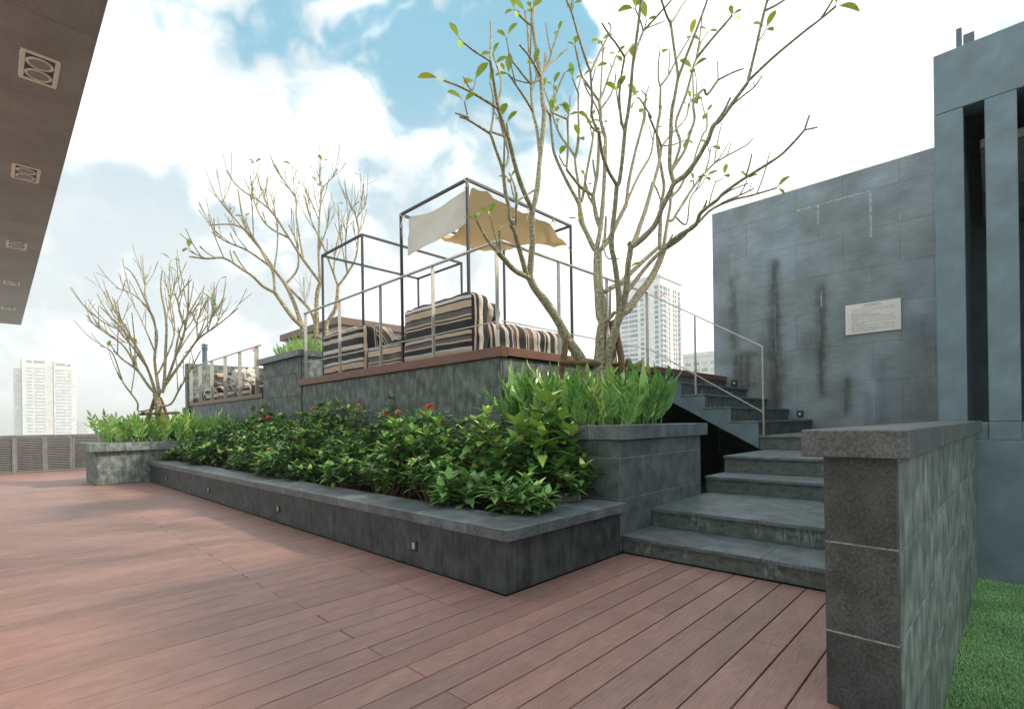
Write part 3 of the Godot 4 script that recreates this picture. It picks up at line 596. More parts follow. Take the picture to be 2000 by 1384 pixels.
const TREE_FAR := [
	[2.43,1.37,-12.62,0.054,2.41,1.60,-12.64,0.049,2.38,1.77,-12.67,0.045],
	[2.38,1.77,-12.67,0.026,2.25,1.97,-12.71,0.023,2.09,2.26,-12.76,0.019,1.87,2.47,-12.86,0.015,1.73,2.65,-12.91,0.013],
	[2.09,2.26,-12.76,0.017,1.88,2.71,-12.71,0.014,1.63,2.94,-12.77,0.011,1.32,3.21,-12.84,0.008],
	[2.39,1.75,-12.66,0.025,2.28,2.32,-12.85,0.021,2.12,2.81,-13.09,0.017,1.94,3.16,-13.32,0.014,1.62,3.68,-13.75,0.010],
	[1.97,3.12,-13.29,0.013,1.68,3.24,-13.33,0.010,1.37,3.48,-13.34,0.007],
	[2.38,1.77,-12.67,0.028,2.43,1.78,-12.62,0.027,2.38,2.50,-12.71,0.023,2.42,3.10,-12.70,0.019,2.23,3.90,-12.94,0.014,2.09,4.32,-13.10,0.011,1.98,4.47,-13.23,0.010],
	[2.43,1.87,-12.63,0.028,2.50,1.86,-12.57,0.027,2.57,2.66,-12.68,0.022,2.61,3.36,-12.78,0.017,2.56,4.04,-12.97,0.013,2.60,4.48,-13.03,0.010],
	[2.50,1.86,-12.57,0.025,2.65,2.48,-12.30,0.020,2.80,3.23,-11.99,0.015,2.81,4.08,-11.82,0.009],
	[2.52,1.94,-12.54,0.026,2.90,2.65,-12.31,0.020,3.08,2.96,-12.20,0.017,3.36,3.23,-11.99,0.013,3.71,3.62,-11.74,0.009],
	[3.06,2.92,-12.21,0.015,3.08,3.36,-12.31,0.013,3.28,3.88,-12.27,0.009],
	[3.36,3.23,-11.99,0.011,3.48,3.73,-12.01,0.007],
	[2.42,1.49,-12.63,0.017,2.12,1.41,-12.83,0.015,2.09,1.60,-12.81,0.014,1.89,1.96,-12.88,0.012,1.84,2.11,-12.89,0.011,1.70,2.60,-12.88,0.009,1.52,2.74,-12.99,0.007],
	[2.42,1.51,-12.63,0.018,2.58,1.55,-12.36,0.016,2.67,1.80,-12.16,0.015,2.77,2.09,-11.92,0.012,2.93,2.60,-11.52,0.008],
	[2.65,2.48,-12.30,0.017,2.78,3.11,-12.43,0.014,3.01,3.63,-12.42,0.012,3.25,4.13,-12.40,0.009],
	[2.12,2.81,-13.09,0.017,1.97,3.34,-13.49,0.014,1.88,3.55,-13.69,0.012,1.77,4.10,-14.02,0.009],
	[2.40,2.80,-12.70,0.016,2.33,3.36,-12.51,0.013,2.04,3.75,-12.55,0.010,1.74,3.88,-12.66,0.007],
	[2.25,3.80,-12.91,0.012,2.35,4.40,-13.24,0.007],
	[2.61,3.36,-12.78,0.013,2.73,3.87,-12.92,0.010,2.90,4.47,-13.06,0.007],
	[2.79,3.14,-12.03,0.013,2.63,3.66,-11.88,0.009,2.78,4.00,-11.45,0.006],
	[2.28,2.32,-12.85,0.016,2.00,3.12,-13.53,0.012,1.89,3.92,-13.98,0.008],
	[2.40,2.23,-12.67,0.016,2.46,2.27,-12.66,0.016,2.76,3.08,-12.80,0.013,2.78,3.92,-13.19,0.010,2.72,4.41,-13.50,0.008],
	[2.39,2.65,-12.70,0.015,2.30,3.38,-13.42,0.011,2.19,4.02,-14.07,0.008],
	[2.67,2.57,-12.26,0.014,3.12,3.31,-12.48,0.009,3.43,3.51,-12.48,0.007],
	[2.90,2.65,-12.31,0.013,3.11,3.24,-11.54,0.008,3.14,3.43,-11.34,0.006],
	[2.28,2.32,-12.85,0.014,1.96,2.72,-12.46,0.008,1.77,2.76,-12.37,0.006],
]
const BIG_R3 := 65

# ---------------------------------------------------------------- sky
func make_sky() -> PanoramaSkyMaterial:
	var w := 2048
	var h := 1024
	var img := Image.create(w, h, false, Image.FORMAT_RGBF)
	var big := fnl(21, 1.5, 6)
	var mid := fnl(22, 3.2, 7)
	var warp := fnl(23, 2.4, 5)
	var puff := fnl(24, 3.4, 5)
	puff.fractal_type = FastNoiseLite.FRACTAL_RIDGED
	mid.fractal_gain = 0.58
	# openings in the cloud: direction, reach, depth
	var holes := [[Vector3(0.51, 0.61, -0.60), 0.14, 0.66], [Vector3(0.54, 0.48, -0.69), 0.13, 0.5], [Vector3(0.31, 0.62, -0.72), 0.085, 0.6],
		[Vector3(0.61, 0.60, -0.52), 0.12, 0.5], [Vector3(0.10, 0.24, -0.965), 0.22, 0.55], [Vector3(0.40, 0.27, -0.87), 0.18, 0.4], [Vector3(-0.55, 0.6, 0.58), 0.3, 0.7], [Vector3(-0.8, 0.5, -0.34), 0.25, 0.6], [Vector3(0.2, 0.95, 0.2), 0.3, 0.5]]
	var white := Vector3(0.80, 0.81, 0.80)
	var grey := Vector3(0.365, 0.395, 0.408)
	for j in h:
		var th := PI * (j + 0.5) / h
		var y := cos(th)
		var st := sin(th)
		for i in w:
			if y < -0.06:
				img.set_pixel(i, j, Color(0.35, 0.36, 0.36))
				continue
			var ph := TAU * (i + 0.5) / w
			var d := Vector3(sin(ph) * st, y, -cos(ph) * st)
			var q := d + 0.16 * Vector3(warp.get_noise_3dv(d * 1.3), warp.get_noise_3dv(d * 1.3 + Vector3(7, 3, 1)), warp.get_noise_3dv(d * 1.3 + Vector3(1, 9, 4)))
			var cover := 0.93 - 0.26 * puff.get_noise_3dv(q * 1.15) + 0.42 * big.get_noise_3dv(Vector3(q.x, q.y * 1.5, q.z)) + 0.5 * mid.get_noise_3dv(q * 1.7)
			for hole in holes:
				var dist: float = (q - hole[0]).length() / hole[1]
				if dist < 2.2:
					cover -= hole[2] * exp(-dist * dist * 1.1)
			var k := smoothstep(0.36, 0.78, cover)
			# blue air, paler towards the horizon
			var t := 1.0 - smoothstep(0.26, 0.60, y)
			var air := Vector3(0.105, 0.24, 0.32).lerp(Vector3(0.325, 0.365, 0.388), t)
			var wisp := smoothstep(0.05, 0.55, mid.get_noise_3dv(Vector3(q.x * 2.2, q.y * 4.0, q.z * 2.2) + Vector3(9, 2, 3)))
			air = air.lerp(Vector3(0.36, 0.40, 0.41), wisp * 0.7)
			# soft grey-blue undersides where the cloud layer is thin
			var thick := smoothstep(-0.35, 0.28, big.get_noise_3dv(d * 0.9 + Vector3(4, 4, 4)) + 0.3 * mid.get_noise_3dv(q * 0.6 + Vector3(2, 0, 5)) + 0.22)
			var cl := grey.lerp(white, thick)
			var c := air.lerp(cl, k)
			var haze := exp(-maxf(y, 0.0) * 9.0) * 0.55
			c = c.lerp(Vector3(0.37, 0.39, 0.395), haze)
			img.set_pixel(i, j, Color(c.x, c.y, c.z))
	var p := PanoramaSkyMaterial.new()
	p.panorama = ImageTexture.create_from_image(img)
	p.energy_multiplier = 1.0
	return p

# ---------------------------------------------------------------- the tall stained wall beside the stairs
func wall_sheet() -> ImageTexture:
	# u runs along b from 0.2 to 4.0, v from the top (5.16) down to 0.4
	var w := 800
	var h := 1000
	var img := Image.create(w, h, false, Image.FORMAT_RGB8)
	var grain := fnl(31, 1.0, 4)
	var blot := fnl(32, 1.0, 4)
	var fine := fnl(33, 1.0, 2)
	# dark water stains: b, y top, y bottom, half width, strength
	var stains := [[3.61, 3.85, 2.4, 0.10, 0.5], [2.87, 3.98, 1.15, 0.10, 0.8], [2.88, 3.0, 1.2, 0.2, 0.4], [2.13, 3.38, 2.1, 0.085, 0.8], [2.14, 2.2, 1.42, 0.08, 0.6], [1.77, 1.75, 1.12, 0.08, 0.6],
		[3.45, 2.35, 1.6, 0.27, 0.85], [1.3, 2.0, 0.9, 0.1, 0.22], [2.95, 2.6, 1.7, 0.22, 0.3], [2.3, 2.6, 2.2, 0.13, 0.3], [1.5, 1.5, 0.7, 0.06, 0.2], [0.75, 2.6, 0.9, 0.2, 0.2]]
	# pale lime runs: b, y top, y bottom, half width, strength
	var limes := [[2.155, 4.76, 4.42, 0.012, 0.8], [1.405, 4.77, 4.0, 0.014, 0.75], [2.125, 3.3, 3.0, 0.009, 0.8], [1.03, 4.3, 4.1, 0.01, 0.4], [3.62, 4.3, 3.8, 0.03, 0.16], [2.865, 3.6, 2.2, 0.006, 0.35], [1.40, 1.7, 0.8, 0.008, 0.3], [1.405, 3.2, 3.05, 0.008, 0.4]]
	for j in h:
		var y := 5.16 - 4.76 * (j + 0.5) / h
		for i in w:
			var b := 0.2 + 3.8 * (i + 0.5) / w
			var f: float = 0.90 + 0.10 * grain.get_noise_2d(b * 3.0 + y * 0.5, y * 50.0 + b * 3.0) + 0.15 * blot.get_noise_2d(b * 1.2, y * 1.4) + 0.16 * fine.get_noise_2d(b * 60, y * 90)
			var c := Vector3(0.58, 0.625, 0.65) * f
			var cool := clampf(0.5 + blot.get_noise_2d(b * 0.9 + 30, y * 0.8), 0.0, 1.0)
			c = c.lerp(c * Vector3(0.97, 1.01, 1.03), cool)
			var olive := clampf(blot.get_noise_2d(b * 0.7 + 60, y * 0.6) * 1.6 + 0.9 - y * 0.16, 0.0, 0.55)
			c = c.lerp(Vector3(0.50, 0.545, 0.53) * f, olive)
			for s in stains:
				if absf(b - s[0]) < s[3] * 2.6 and y < s[1] + 0.12 and y > s[2] - 0.15:
					var wob: float = 0.35 * blot.get_noise_2d(y * 5.0, s[0] * 10.0)
					var x: float = (b - s[0]) / s[3] + wob
					var e := smoothstep(s[2] - 0.1, s[2] + 0.1, y) * (1.0 - smoothstep(s[1] - 0.10, s[1] + 0.08, y))
					var k: float = s[4] * e * exp(-x * x * 1.3) * clampf(0.82 + 0.6 * blot.get_noise_2d(b * 9.0, y * 1.8) + 0.3 * fine.get_noise_2d(b * 25.0, y * 12.0), 0.25, 1.0)
					c = c.lerp(Vector3(0.20, 0.215, 0.195), clampf(k, 0.0, 0.85))
			for s in limes:
				if absf(b - s[0]) < s[3] * 3.0 and y < s[1] and y > s[2]:
					var x: float = (b - s[0]) / s[3]
					var k: float = s[4] * exp(-x * x) * clampf(0.75 + fine.get_noise_2d(b * 5, y * 14.0), 0.0, 1.0)
					c = c.lerp(Vector3(0.82, 0.84, 0.83), clampf(k, 0.0, 1.0))
			# lime along one bed joint
			if b > 1.40 and b < 2.5:
				var jy := 4.765 + 0.004 * sin(b * 40.0)
				var k := exp(-pow((y - jy) / 0.010, 2.0)) * clampf(0.6 + fine.get_noise_2d(b * 22.0, 5.0), 0.0, 1.0)
				c = c.lerp(Vector3(0.82, 0.84, 0.83), k)
			img.set_pixel(i, j, Color(c.x, c.y, c.z))
	return tex(img)

func build_right_wall() -> void:
	var t := thing("stone_wall", "tall dark slate wall with water stains beside the upper stairs", "wall", P(10.0, 0.0, 2.1))
	var sheet_tex := wall_sheet()
	var mats := []
	for k in 4:
		var m := StandardMaterial3D.new()
		m.albedo_texture = sheet_tex
		var f := 0.985 + 0.01 * k
		m.albedo_color = Color(f, f, f)
		m.roughness = 0.5
		mats.append(m)
	var base := P(10.0, 0.0, 2.1)
	var y := 5.155
	var rows := [0.39, 0.62, 0.62, 0.62, 0.62, 0.62, 0.62, 0.62]
	for r in rows.size():
		var hgt: float = rows[r]
		var joints := [4.0, 3.35, 2.155, 1.405, 0.62, 0.2] if r % 2 else [4.0, 2.52, 1.79, 1.03, 0.2]
		if r == 0:
			joints = [4.0, 2.5, 1.79, 1.03, 0.2]
		for q in joints.size() - 1:
			var b1: float = joints[q] - 0.0007
			var b0: float = joints[q + 1] + 0.0007
			var y0 := y - hgt + 0.0007
			var y1 := y - 0.0007
			var st := Acc.new()
			var fx := 10.0 - rng.randf_range(0.0, 0.0015)
			var u0 := (b0 - 0.2) / 3.8
			var u1 := (b1 - 0.2) / 3.8
			var v0 := (5.16 - y1) / 4.76
			var v1 := (5.16 - y0) / 4.76
			var e := 0.0006
			# front face and its four arrises
			st.quad_uv(P(fx, y1 - e, b1 - e) - base, P(fx, y1 - e, b0 + e) - base, P(fx, y0 + e, b0 + e) - base, P(fx, y0 + e, b1 - e) - base, Vector2(u1, v0), Vector2(u0, v0), Vector2(u0, v1), Vector2(u1, v1))
			st.quad_uv(P(fx + 0.03, y1, b1) - base, P(fx + 0.03, y1, b0) - base, P(fx, y1 - e, b0 + e) - base, P(fx, y1 - e, b1 - e) - base, Vector2(u1, v0), Vector2(u0, v0), Vector2(u0, v0), Vector2(u1, v0))
			st.quad_uv(P(fx, y0 + e, b1 - e) - base, P(fx, y0 + e, b0 + e) - base, P(fx + 0.03, y0, b0) - base, P(fx + 0.03, y0, b1) - base, Vector2(u1, v1), Vector2(u0, v1), Vector2(u0, v1), Vector2(u1, v1))
			st.quad_uv(P(fx + 0.03, y1, b1) - base, P(fx, y1 - e, b1 - e) - base, P(fx, y0 + e, b1 - e) - base, P(fx + 0.03, y0, b1) - base, Vector2(u1, v0), Vector2(u1, v0), Vector2(u1, v1), Vector2(u1, v1))
			st.quad_uv(P(fx, y1 - e, b0 + e) - base, P(fx + 0.03, y1, b0) - base, P(fx + 0.03, y0, b0) - base, P(fx, y0 + e, b0 + e) - base, Vector2(u0, v0), Vector2(u0, v0), Vector2(u0, v1), Vector2(u0, v1))
			put(st.mesh(), "stone_slab", mats[rng.randi() % 4], t)
		y -= hgt
	var core := slab(t, "wall_core", 10.012, 10.26, 0.0, 5.15, -4.0, 3.995, M.core, 0.004)
	core.position -= base

func sign_sheet() -> ImageTexture:
	var w := 512
	var h := 340
	var img := Image.create(w, h, false, Image.FORMAT_RGB8)
	img.fill(Color(0.90, 0.88, 0.85))
	var r2 := RandomNumberGenerator.new()
	r2.seed = 5
	var rows := [[16, 178, 330, 8], [34, 160, 350, 6], [62, 66, 452, 4], [84, 56, 470, 4]]
	for k in 17:
		var full := [0.5, 0.35, 0.62, 0.66, 0.95, 0.2, 0.98, 0.14, 0.97, 0.3, 0.3, 0.96, 0.32, 0.96, 0.6, 0.96, 0.55]
		rows.append([106 + k * 13, 56, 56 + 420 * full[k], 4])
	for r in rows:
		var x: float = r[1]
		while x < r[2]:
			var len := r2.randf_range(10, 34)
			var e: float = min(x + len, r[2])
			var g := r2.randf_range(0.32, 0.5)
			img.fill_rect(Rect2i(int(x), int(r[0]), int(e - x), int(r[3])), Color(g, g, g))
			x = e + r2.randf_range(3, 6)
	for k in 11:
		img.fill_rect(Rect2i(32, 106 + int(k * 20), 8, 4), Color(0.5, 0.5, 0.5))
	return tex(img)

# ---------------------------------------------------------------- leaf shapes
var leaf_v := PackedVector3Array()
var leaf_n := PackedVector3Array()
var leaf_i := PackedInt32Array()

func leaf_shape(width: float, droop: float, fold: float, rows := 5) -> Acc:
	# a leaf of length 1 along +z, its face to +y, folded along the midrib
	var st := Acc.new()
	var prof := [0.06, 0.62, 1.0, 0.86, 0.42, 0.0]
	if rows == 3:
		prof = [0.08, 0.9, 0.8, 0.0]
	elif rows == 7:
		prof = [0.08, 0.14, 0.55, 0.86, 1.0, 1.0, 0.78, 0.12]
	var m := prof.size()
	for k in m:
		var t := float(k) / (m - 1)
		var y := -droop * t * t + droop * 0.25 * t
		var hw: float = prof[k] * width * 0.5
		var z := t * (1.0 - droop * 0.2 * t)
		st.v.append(Vector3(-hw, y + hw * fold, z)); st.n.append(Vector3(fold * 0.8, 1, droop * t).normalized())
		st.v.append(Vector3(0, y, z)); st.n.append(Vector3(0, 1, droop * t).normalized())
		st.v.append(Vector3(hw, y + hw * fold, z)); st.n.append(Vector3(-fold * 0.8, 1, droop * t).normalized())
		for q in 3:
			st.uv.append(Vector2(q * 0.5, t)); st.c.append(Color.WHITE)
	for k in m - 1:
		for q in 2:
			var a := k * 3 + q
			st.idx.append_array(PackedInt32Array([a, a + 3, a + 1, a + 1, a + 3, a + 4]))
	return st

func aim(dir: Vector3, up: Vector3, size: float, at: Vector3, widthf := 1.0) -> Transform3D:
	var z := dir.normalized()
	var x := up.cross(z)
	if x.length() < 0.01:
		x = Vector3.RIGHT.cross(z)
	x = x.normalized()
	var y := z.cross(x)
	return Transform3D(Basis(x * size * widthf, y * size, z * size), at)

# a lobed fern frond of length 1 rising along +y and arching to +z, face to +z
func frond_shape(r2: RandomNumberGenerator, arch: float, pairs: int) -> ArrayMesh:
	var st := Acc.new()
	var lf := leaf_shape(0.28, 0.3, 0.2, 3)
	var pts := []
	for k in 13:
		var t := k / 12.0
		pts.append(Vector3(0.03 * sin(t * 3.0 + pairs), t * (1.0 - arch * 0.35 * t), arch * t * t))
	if pairs == 0:
		# an undivided lance-shaped frond
		var whole := leaf_shape(0.18, 0.15, 0.25)
		st.tube(pts.slice(0, 5), [0.008, 0.008, 0.007, 0.007, 0.006], 3, false)
		st.stamp(whole.v, whole.n, whole.idx, aim((pts[8] - pts[3]).normalized() + Vector3(0, 0, arch * 0.3), Vector3(0, 0.2, 1), 0.8, pts[3]), Color.WHITE)
		return st.mesh()
	var rad := []
	for k in 13:
		rad.append(0.010 * (1.0 - k / 13.0) + 0.003)
	st.tube(pts, rad, 3, false)
	for k in pairs:
		var t := 0.30 + 0.64 * k / pairs
		var f := t * 12.0
		var i0 := int(f)
		var p: Vector3 = pts[i0].lerp(pts[min(i0 + 1, 12)], f - i0)
		var tg: Vector3 = (pts[min(i0 + 1, 12)] - pts[max(i0 - 1, 0)]).normalized()
		var face := Vector3.RIGHT.cross(tg).normalized()
		var ln := 0.24 * sin(PI * clampf(0.25 + 0.65 * t, 0, 1)) + 0.04
		for s in [-1.0, 1.0]:
			var d: Vector3 = (Vector3(s, 0, 0) * r2.randf_range(0.5, 0.75) + tg * 0.8 + face * r2.randf_range(-0.25, 0.25)).normalized()
			st.stamp(lf.v, lf.n, lf.idx, aim(d, face + Vector3(r2.randf_range(-0.4, 0.4), 0, 0), ln * r2.randf_range(0.8, 1.15), p), Color.WHITE)
	st.stamp(lf.v, lf.n, lf.idx, aim((pts[12] - pts[11]).normalized(), Vector3(0, 0.3, 1), 0.22, pts[11]), Color.WHITE)
	return st.mesh()

var frond_meshes := []
var leaf_meshes := []

func fern_clump(at: Vector3, hgt: float, count: int, spread: float, label: String, group: String, seed_: int, tones: Array) -> void:
	var r2 := RandomNumberGenerator.new()
	r2.seed = seed_
	var t := thing("fern_clump", label, "fern", at, group)
	for k in count:
		var an := r2.randf() * TAU
		var rr := sqrt(r2.randf()) * spread
		var len := hgt * r2.randf_range(0.5, 1.15)
		var tilt := r2.randf_range(-0.12, 0.34) + rr * 0.35
		var bas := Basis(Vector3.UP, an) * Basis(Vector3.RIGHT, tilt) * Basis(Vector3.UP, r2.randf_range(-1.4, 1.4))
		var wide := r2.randf_range(0.8, 1.1)
		bas = bas.scaled_local(Vector3(len * wide, len, len))
		var o := Vector3(sin(an) * rr * 0.8, -0.02, cos(an) * rr * 0.8)
		put(frond_meshes[r2.randi() % frond_meshes.size()], "frond", M.fronds[tones[r2.randi() % tones.size()]], t, Transform3D(bas, o))

func shrub(at: Vector3, hgt: float, rad: float, singly: bool, seed_: int, label: String, group: String, leaf_len := 0.11, young := 0.16, flowers := [], bright := false) -> void:
	var r2 := RandomNumberGenerator.new()
	r2.seed = seed_
	var t := thing("flowering_shrub", label, "shrub", at, group)
	var stems := Acc.new()
	var own := r2.randf_range(0.72, 1.2) if not bright else 1.0
	var fol := Acc.new()
	var n := int(15.0 * rad / 0.3)
	for k in n:
		var an := TAU * k / n * 2.4 + r2.randf()
		var rr := rad * sqrt((k + 0.5) / n)
		var top := Vector3(sin(an) * rr, hgt * (1.0 - 0.34 * pow(rr / rad, 2.0)) * r2.randf_range(0.78, 1.06), cos(an) * rr)
		var root := Vector3(sin(an) * rr * 0.25, -0.02, cos(an) * rr * 0.25)
		var mid := root.lerp(top, 0.5) + Vector3(r2.randf_range(-0.04, 0.04), 0, r2.randf_range(-0.04, 0.04))
		var cv := curve([root, mid, top], [0.007, 0.005, 0.003], 2)
		stems.tube(cv[0], cv[1], 4, false)
		var is_young := r2.randf() < young
		var tone := r2.randi() % 4
		# whorls of leaves down the stem
		var levels := 5
		for l in levels:
			var f := 1.0 - l * 0.115
			var p := root.lerp(mid, f * 2.0) if f < 0.5 else mid.lerp(top, f * 2.0 - 1.0)
			var per := 5 if l == 0 else 4
			for q in per:
				var la := TAU * q / per + l * 1.1 + r2.randf_range(-0.3, 0.3)
				var lift := r2.randf_range(0.5, 1.3) if l == 0 else r2.randf_range(-0.15, 0.75)
				var d := Vector3(sin(la), lift, cos(la)).normalized()
				d = (d + Vector3(sin(an), 0, cos(an)) * 0.35 * rr / rad).normalized()
				var ln := leaf_len * own * r2.randf_range(0.7, 1.25) * (0.8 if l == 0 else 1.0)
				var xf := aim(d, Vector3.UP, ln, p)
				var mi := r2.randi() % leaf_meshes.size()
				var ci := tone if r2.randf() < 0.6 else r2.randi() % 4
				if l == 0 and is_young:
					ci = 4 + r2.randi() % 2
				elif l <= 1 and r2.randf() < 0.18:
					ci = 2
				if bright:
					ci = [1, 2, 2, 4][r2.randi() % 4] if l > 0 else 4 + r2.randi() % 2
				elif r2.randf() < 0.012:
					ci = 6
				if singly and l <= 2:
					put(leaf_mesh_res[mi], "leaf", M.leaves[ci], t, xf)
				else:
					fol.stamp(leaf_meshes[mi].v, leaf_meshes[mi].n, leaf_meshes[mi].idx, xf, (M.leaves[ci] as StandardMaterial3D).albedo_color.srgb_to_linear())
	put(stems.mesh(), "stems", M.stem, t)
	if fol.v.size() > 0:
		var fo := put(fol.mesh(), "foliage", M.leaf, t)
		fo.set_meta("kind", "stuff")
	for fl in flowers:
		flower_head(t, fl[0], fl[1], fl[2], r2)

var leaf_mesh_res := []
var tree_leaf_mesh: ArrayMesh

func flower_head(parent: Node, at: Vector3, size: float, m: Material, r2: RandomNumberGenerator) -> void:
	var st := Acc.new()
	var lf := leaf_shape(0.55, 0.3, 0.2, 3)
	for k in 26:
		var d := Vector3(r2.randfn(), absf(r2.randfn()) + 0.2, r2.randfn()).normalized()
		var c := at + d * size
		for q in 4:
			var a := TAU * q / 4.0 + k
			var side := d.cross(Vector3(sin(a), 0.2, cos(a))).normalized()
			st.stamp(lf.v, lf.n, lf.idx, aim(side + d * 0.5, d, size * 0.55, c), Color.WHITE)
	put(st.mesh(), "flower_head", m, parent)

# ---------------------------------------------------------------- trees from measured limbs
func tree(called: String, label: String, limbs: Array, roots: Array, bark: Material, leaf_size: float, leaf_share: float, twigs: int, seed_: int, base: Vector3, thick := 1.0) -> Node3D:
	var r2 := RandomNumberGenerator.new()
	r2.seed = seed_
	var t := thing(called, label, "tree", base)
	var trunk := Acc.new()
	var crown := Acc.new()
	for r in roots:
		var cv := curve(r[0], r[1], 3)
		trunk.tube(cv[0], cv[1], 10, true)
	var tips := []
	var starts := []
	for l in limbs:
		starts.append(Vector3(l[0], l[1], l[2]))
	for q in limbs.size():
		var l: Array = limbs[q]
		var pts := []
		var rad := []
		for k in l.size() / 4:
			pts.append(Vector3(l[k * 4], l[k * 4 + 1], l[k * 4 + 2]) - base)
			rad.append(l[k * 4 + 3] * thick * (1.0 + r2.randf_range(-0.06, 0.06)))
		var cv := curve(pts, rad, 4)
		# knobbly bark
		for k in cv[1].size():
			cv[1][k] *= 1.0 + r2.randf_range(-0.05, 0.05)
		var big: bool = l[3] > 0.026 and leaf_size > 0.0 and called == "frangipani_tree"
		(trunk if rad[0] > 0.02 else crown).tube(cv[0], cv[1], 9 if rad[0] > 0.02 else 7, true)
		var m := pts.size()
		var is_tip := true
		for s in starts:
			if (s - base - pts[m - 1]).length() < 0.06:
				is_tip = false
		if is_tip and l[l.size() - 1] < 0.017:
			tips.append([pts[m - 1], (pts[m - 1] - pts[m - 2]).normalized(), rad[m - 1]])
		# short side twigs on the smaller trees
		for k in twigs:
			var f := r2.randf_range(0.35, 0.95)
			var at: float = f * (cv[0].size() - 1)
			var i0 := int(at)
			var p: Vector3 = cv[0][i0]
			var d: Vector3 = (cv[0][min(i0 + 1, cv[0].size() - 1)] - cv[0][max(i0 - 1, 0)]).normalized()
			if rad[0] > 0.032 or (twigs == 1 and rad[0] < 0.011):
				continue
			var side := Vector3(r2.randfn(), r2.randf_range(0.2, 1.0), r2.randfn()).normalized()
			var e := (d + side * 0.75 + Vector3.UP * 0.45).normalized()
			var ln := r2.randf_range(0.2, 0.75) * (0.5 if twigs == 1 else 1.0)
			var q1 := p + e * ln * 0.55
			var q2 := q1 + (e + Vector3.UP * 0.45).normalized() * ln * 0.55
			var rr: float = maxf(cv[1][i0] * 0.66, 0.0075)
			var c2 := curve([p, q1, q2], [rr, rr * 0.85, rr * 0.7], 3)
			crown.tube(c2[0], c2[1], 6, true)
			tips.append([q2, (q2 - q1).normalized(), rr * 0.7])
			if twigs > 1 and r2.randf() < 0.5:
				var e2 := (e + Vector3(r2.randfn(), 0.6, r2.randfn()) * 0.6).normalized()
				crown.tube([q1, q1 + e2 * ln * 0.5], [rr * 0.8, rr * 0.65], 6, true)
				tips.append([q1 + e2 * ln * 0.5, e2, rr * 0.65])
	put(trunk.mesh(), "trunk", bark, t)
	var cr := put(crown.mesh(), "crown", bark, t)
	for tp in tips:
		if r2.randf() > leaf_share:
			continue
		var cnt := r2.randi_range(1, 3)
		var a0 := r2.randf() * TAU
		for k in cnt:
			var an := a0 + TAU * k / maxf(cnt, 2) + r2.randf_range(-0.4, 0.4)
			var ref: Vector3 = Vector3.RIGHT if absf(tp[1].x) < 0.8 else Vector3.UP
			var u: Vector3 = tp[1].cross(ref).normalized()
			var w: Vector3 = tp[1].cross(u)
			var d: Vector3 = (u * cos(an) + w * sin(an)) * 0.8 + tp[1] * 0.55 + Vector3.UP * r2.randf_range(-0.1, 0.4)
			var sz := leaf_size * r2.randf_range(0.6, 1.2)
			var mi := 3 if r2.randf() < 0.07 else r2.randi() % 3
			put(tree_leaf_mesh, "leaf", M.tree_leaf[mi], cr, aim(d, Vector3.UP, sz, tp[0], 1.0))
	return t

# ---------------------------------------------------------------- the terrace
func build_deck() -> void:
	var s := structure("terrace_floor")
	slab(s, "floor_slab", -4.0, 10.3, -0.46, -0.034, 0.36, 17.6, M.concrete)
	slab(s, "floor_slab", -4.0, 2.12, -0.46, -0.034, -5.0, 0.358, M.concrete)
	var d := structure("timber_deck")
	var pitch := 0.1445
	var rest := Acc.new()
	var row := -34
	while true:
		var b0 := 1.498 - 0.07225 + row * pitch
		if b0 > 17.5:
			break
		var b1 := b0 + pitch - 0.006
		var a_end := 2.155
		if b0 < 2.13:
			a_end = 3.49
		if b0 < 0.23:
			a_end = 2.125
		elif b1 < 0.456:
			a_end = 2.125
		var cuts := []
		var first := 1.229 if posmod(row, 2) == 0 else 2.508
		for k in range(-3, 3):
			cuts.append(first + k * 2.558 + rng.randf_range(-0.012, 0.012))
		if b0 > 2.1 and b0 < 7.6 and (b0 < 3.25 or rng.randf() < 0.55):
			cuts.append(1.832 + rng.randf_range(-0.006, 0.006))
		cuts.append(-3.9)
		cuts.append(a_end)
		cuts.sort()
		for k in cuts.size() - 1:
			var a0: float = cuts[k]
			var a1: float = cuts[k + 1]
			if a0 < -3.91 or a1 > a_end + 0.001 or a1 - a0 < 0.02:
				continue
			var g := 0.0012
			if rng.randf() < 0.25:
				g = 0.003
			var low := rng.randf_range(-0.0015, 0.0)
			if a1 > -0.2 and b0 > 0.2 and b0 < 9.0:
				var o := slab(d, "deck_board", a0 + g, a1 - g, -0.026 + low, low, b0, b1, M.boards[rng.randi() % 7], 0.0022)
			else:
				rest.box(Vector3(a0 + g, -0.026 + low, -b1), Vector3(a1 - g, low, -b0))
		row += 1
	var r := put(rest.mesh(), "far_boards", M.boards[3], d)
	r.set_meta("kind", "stuff")

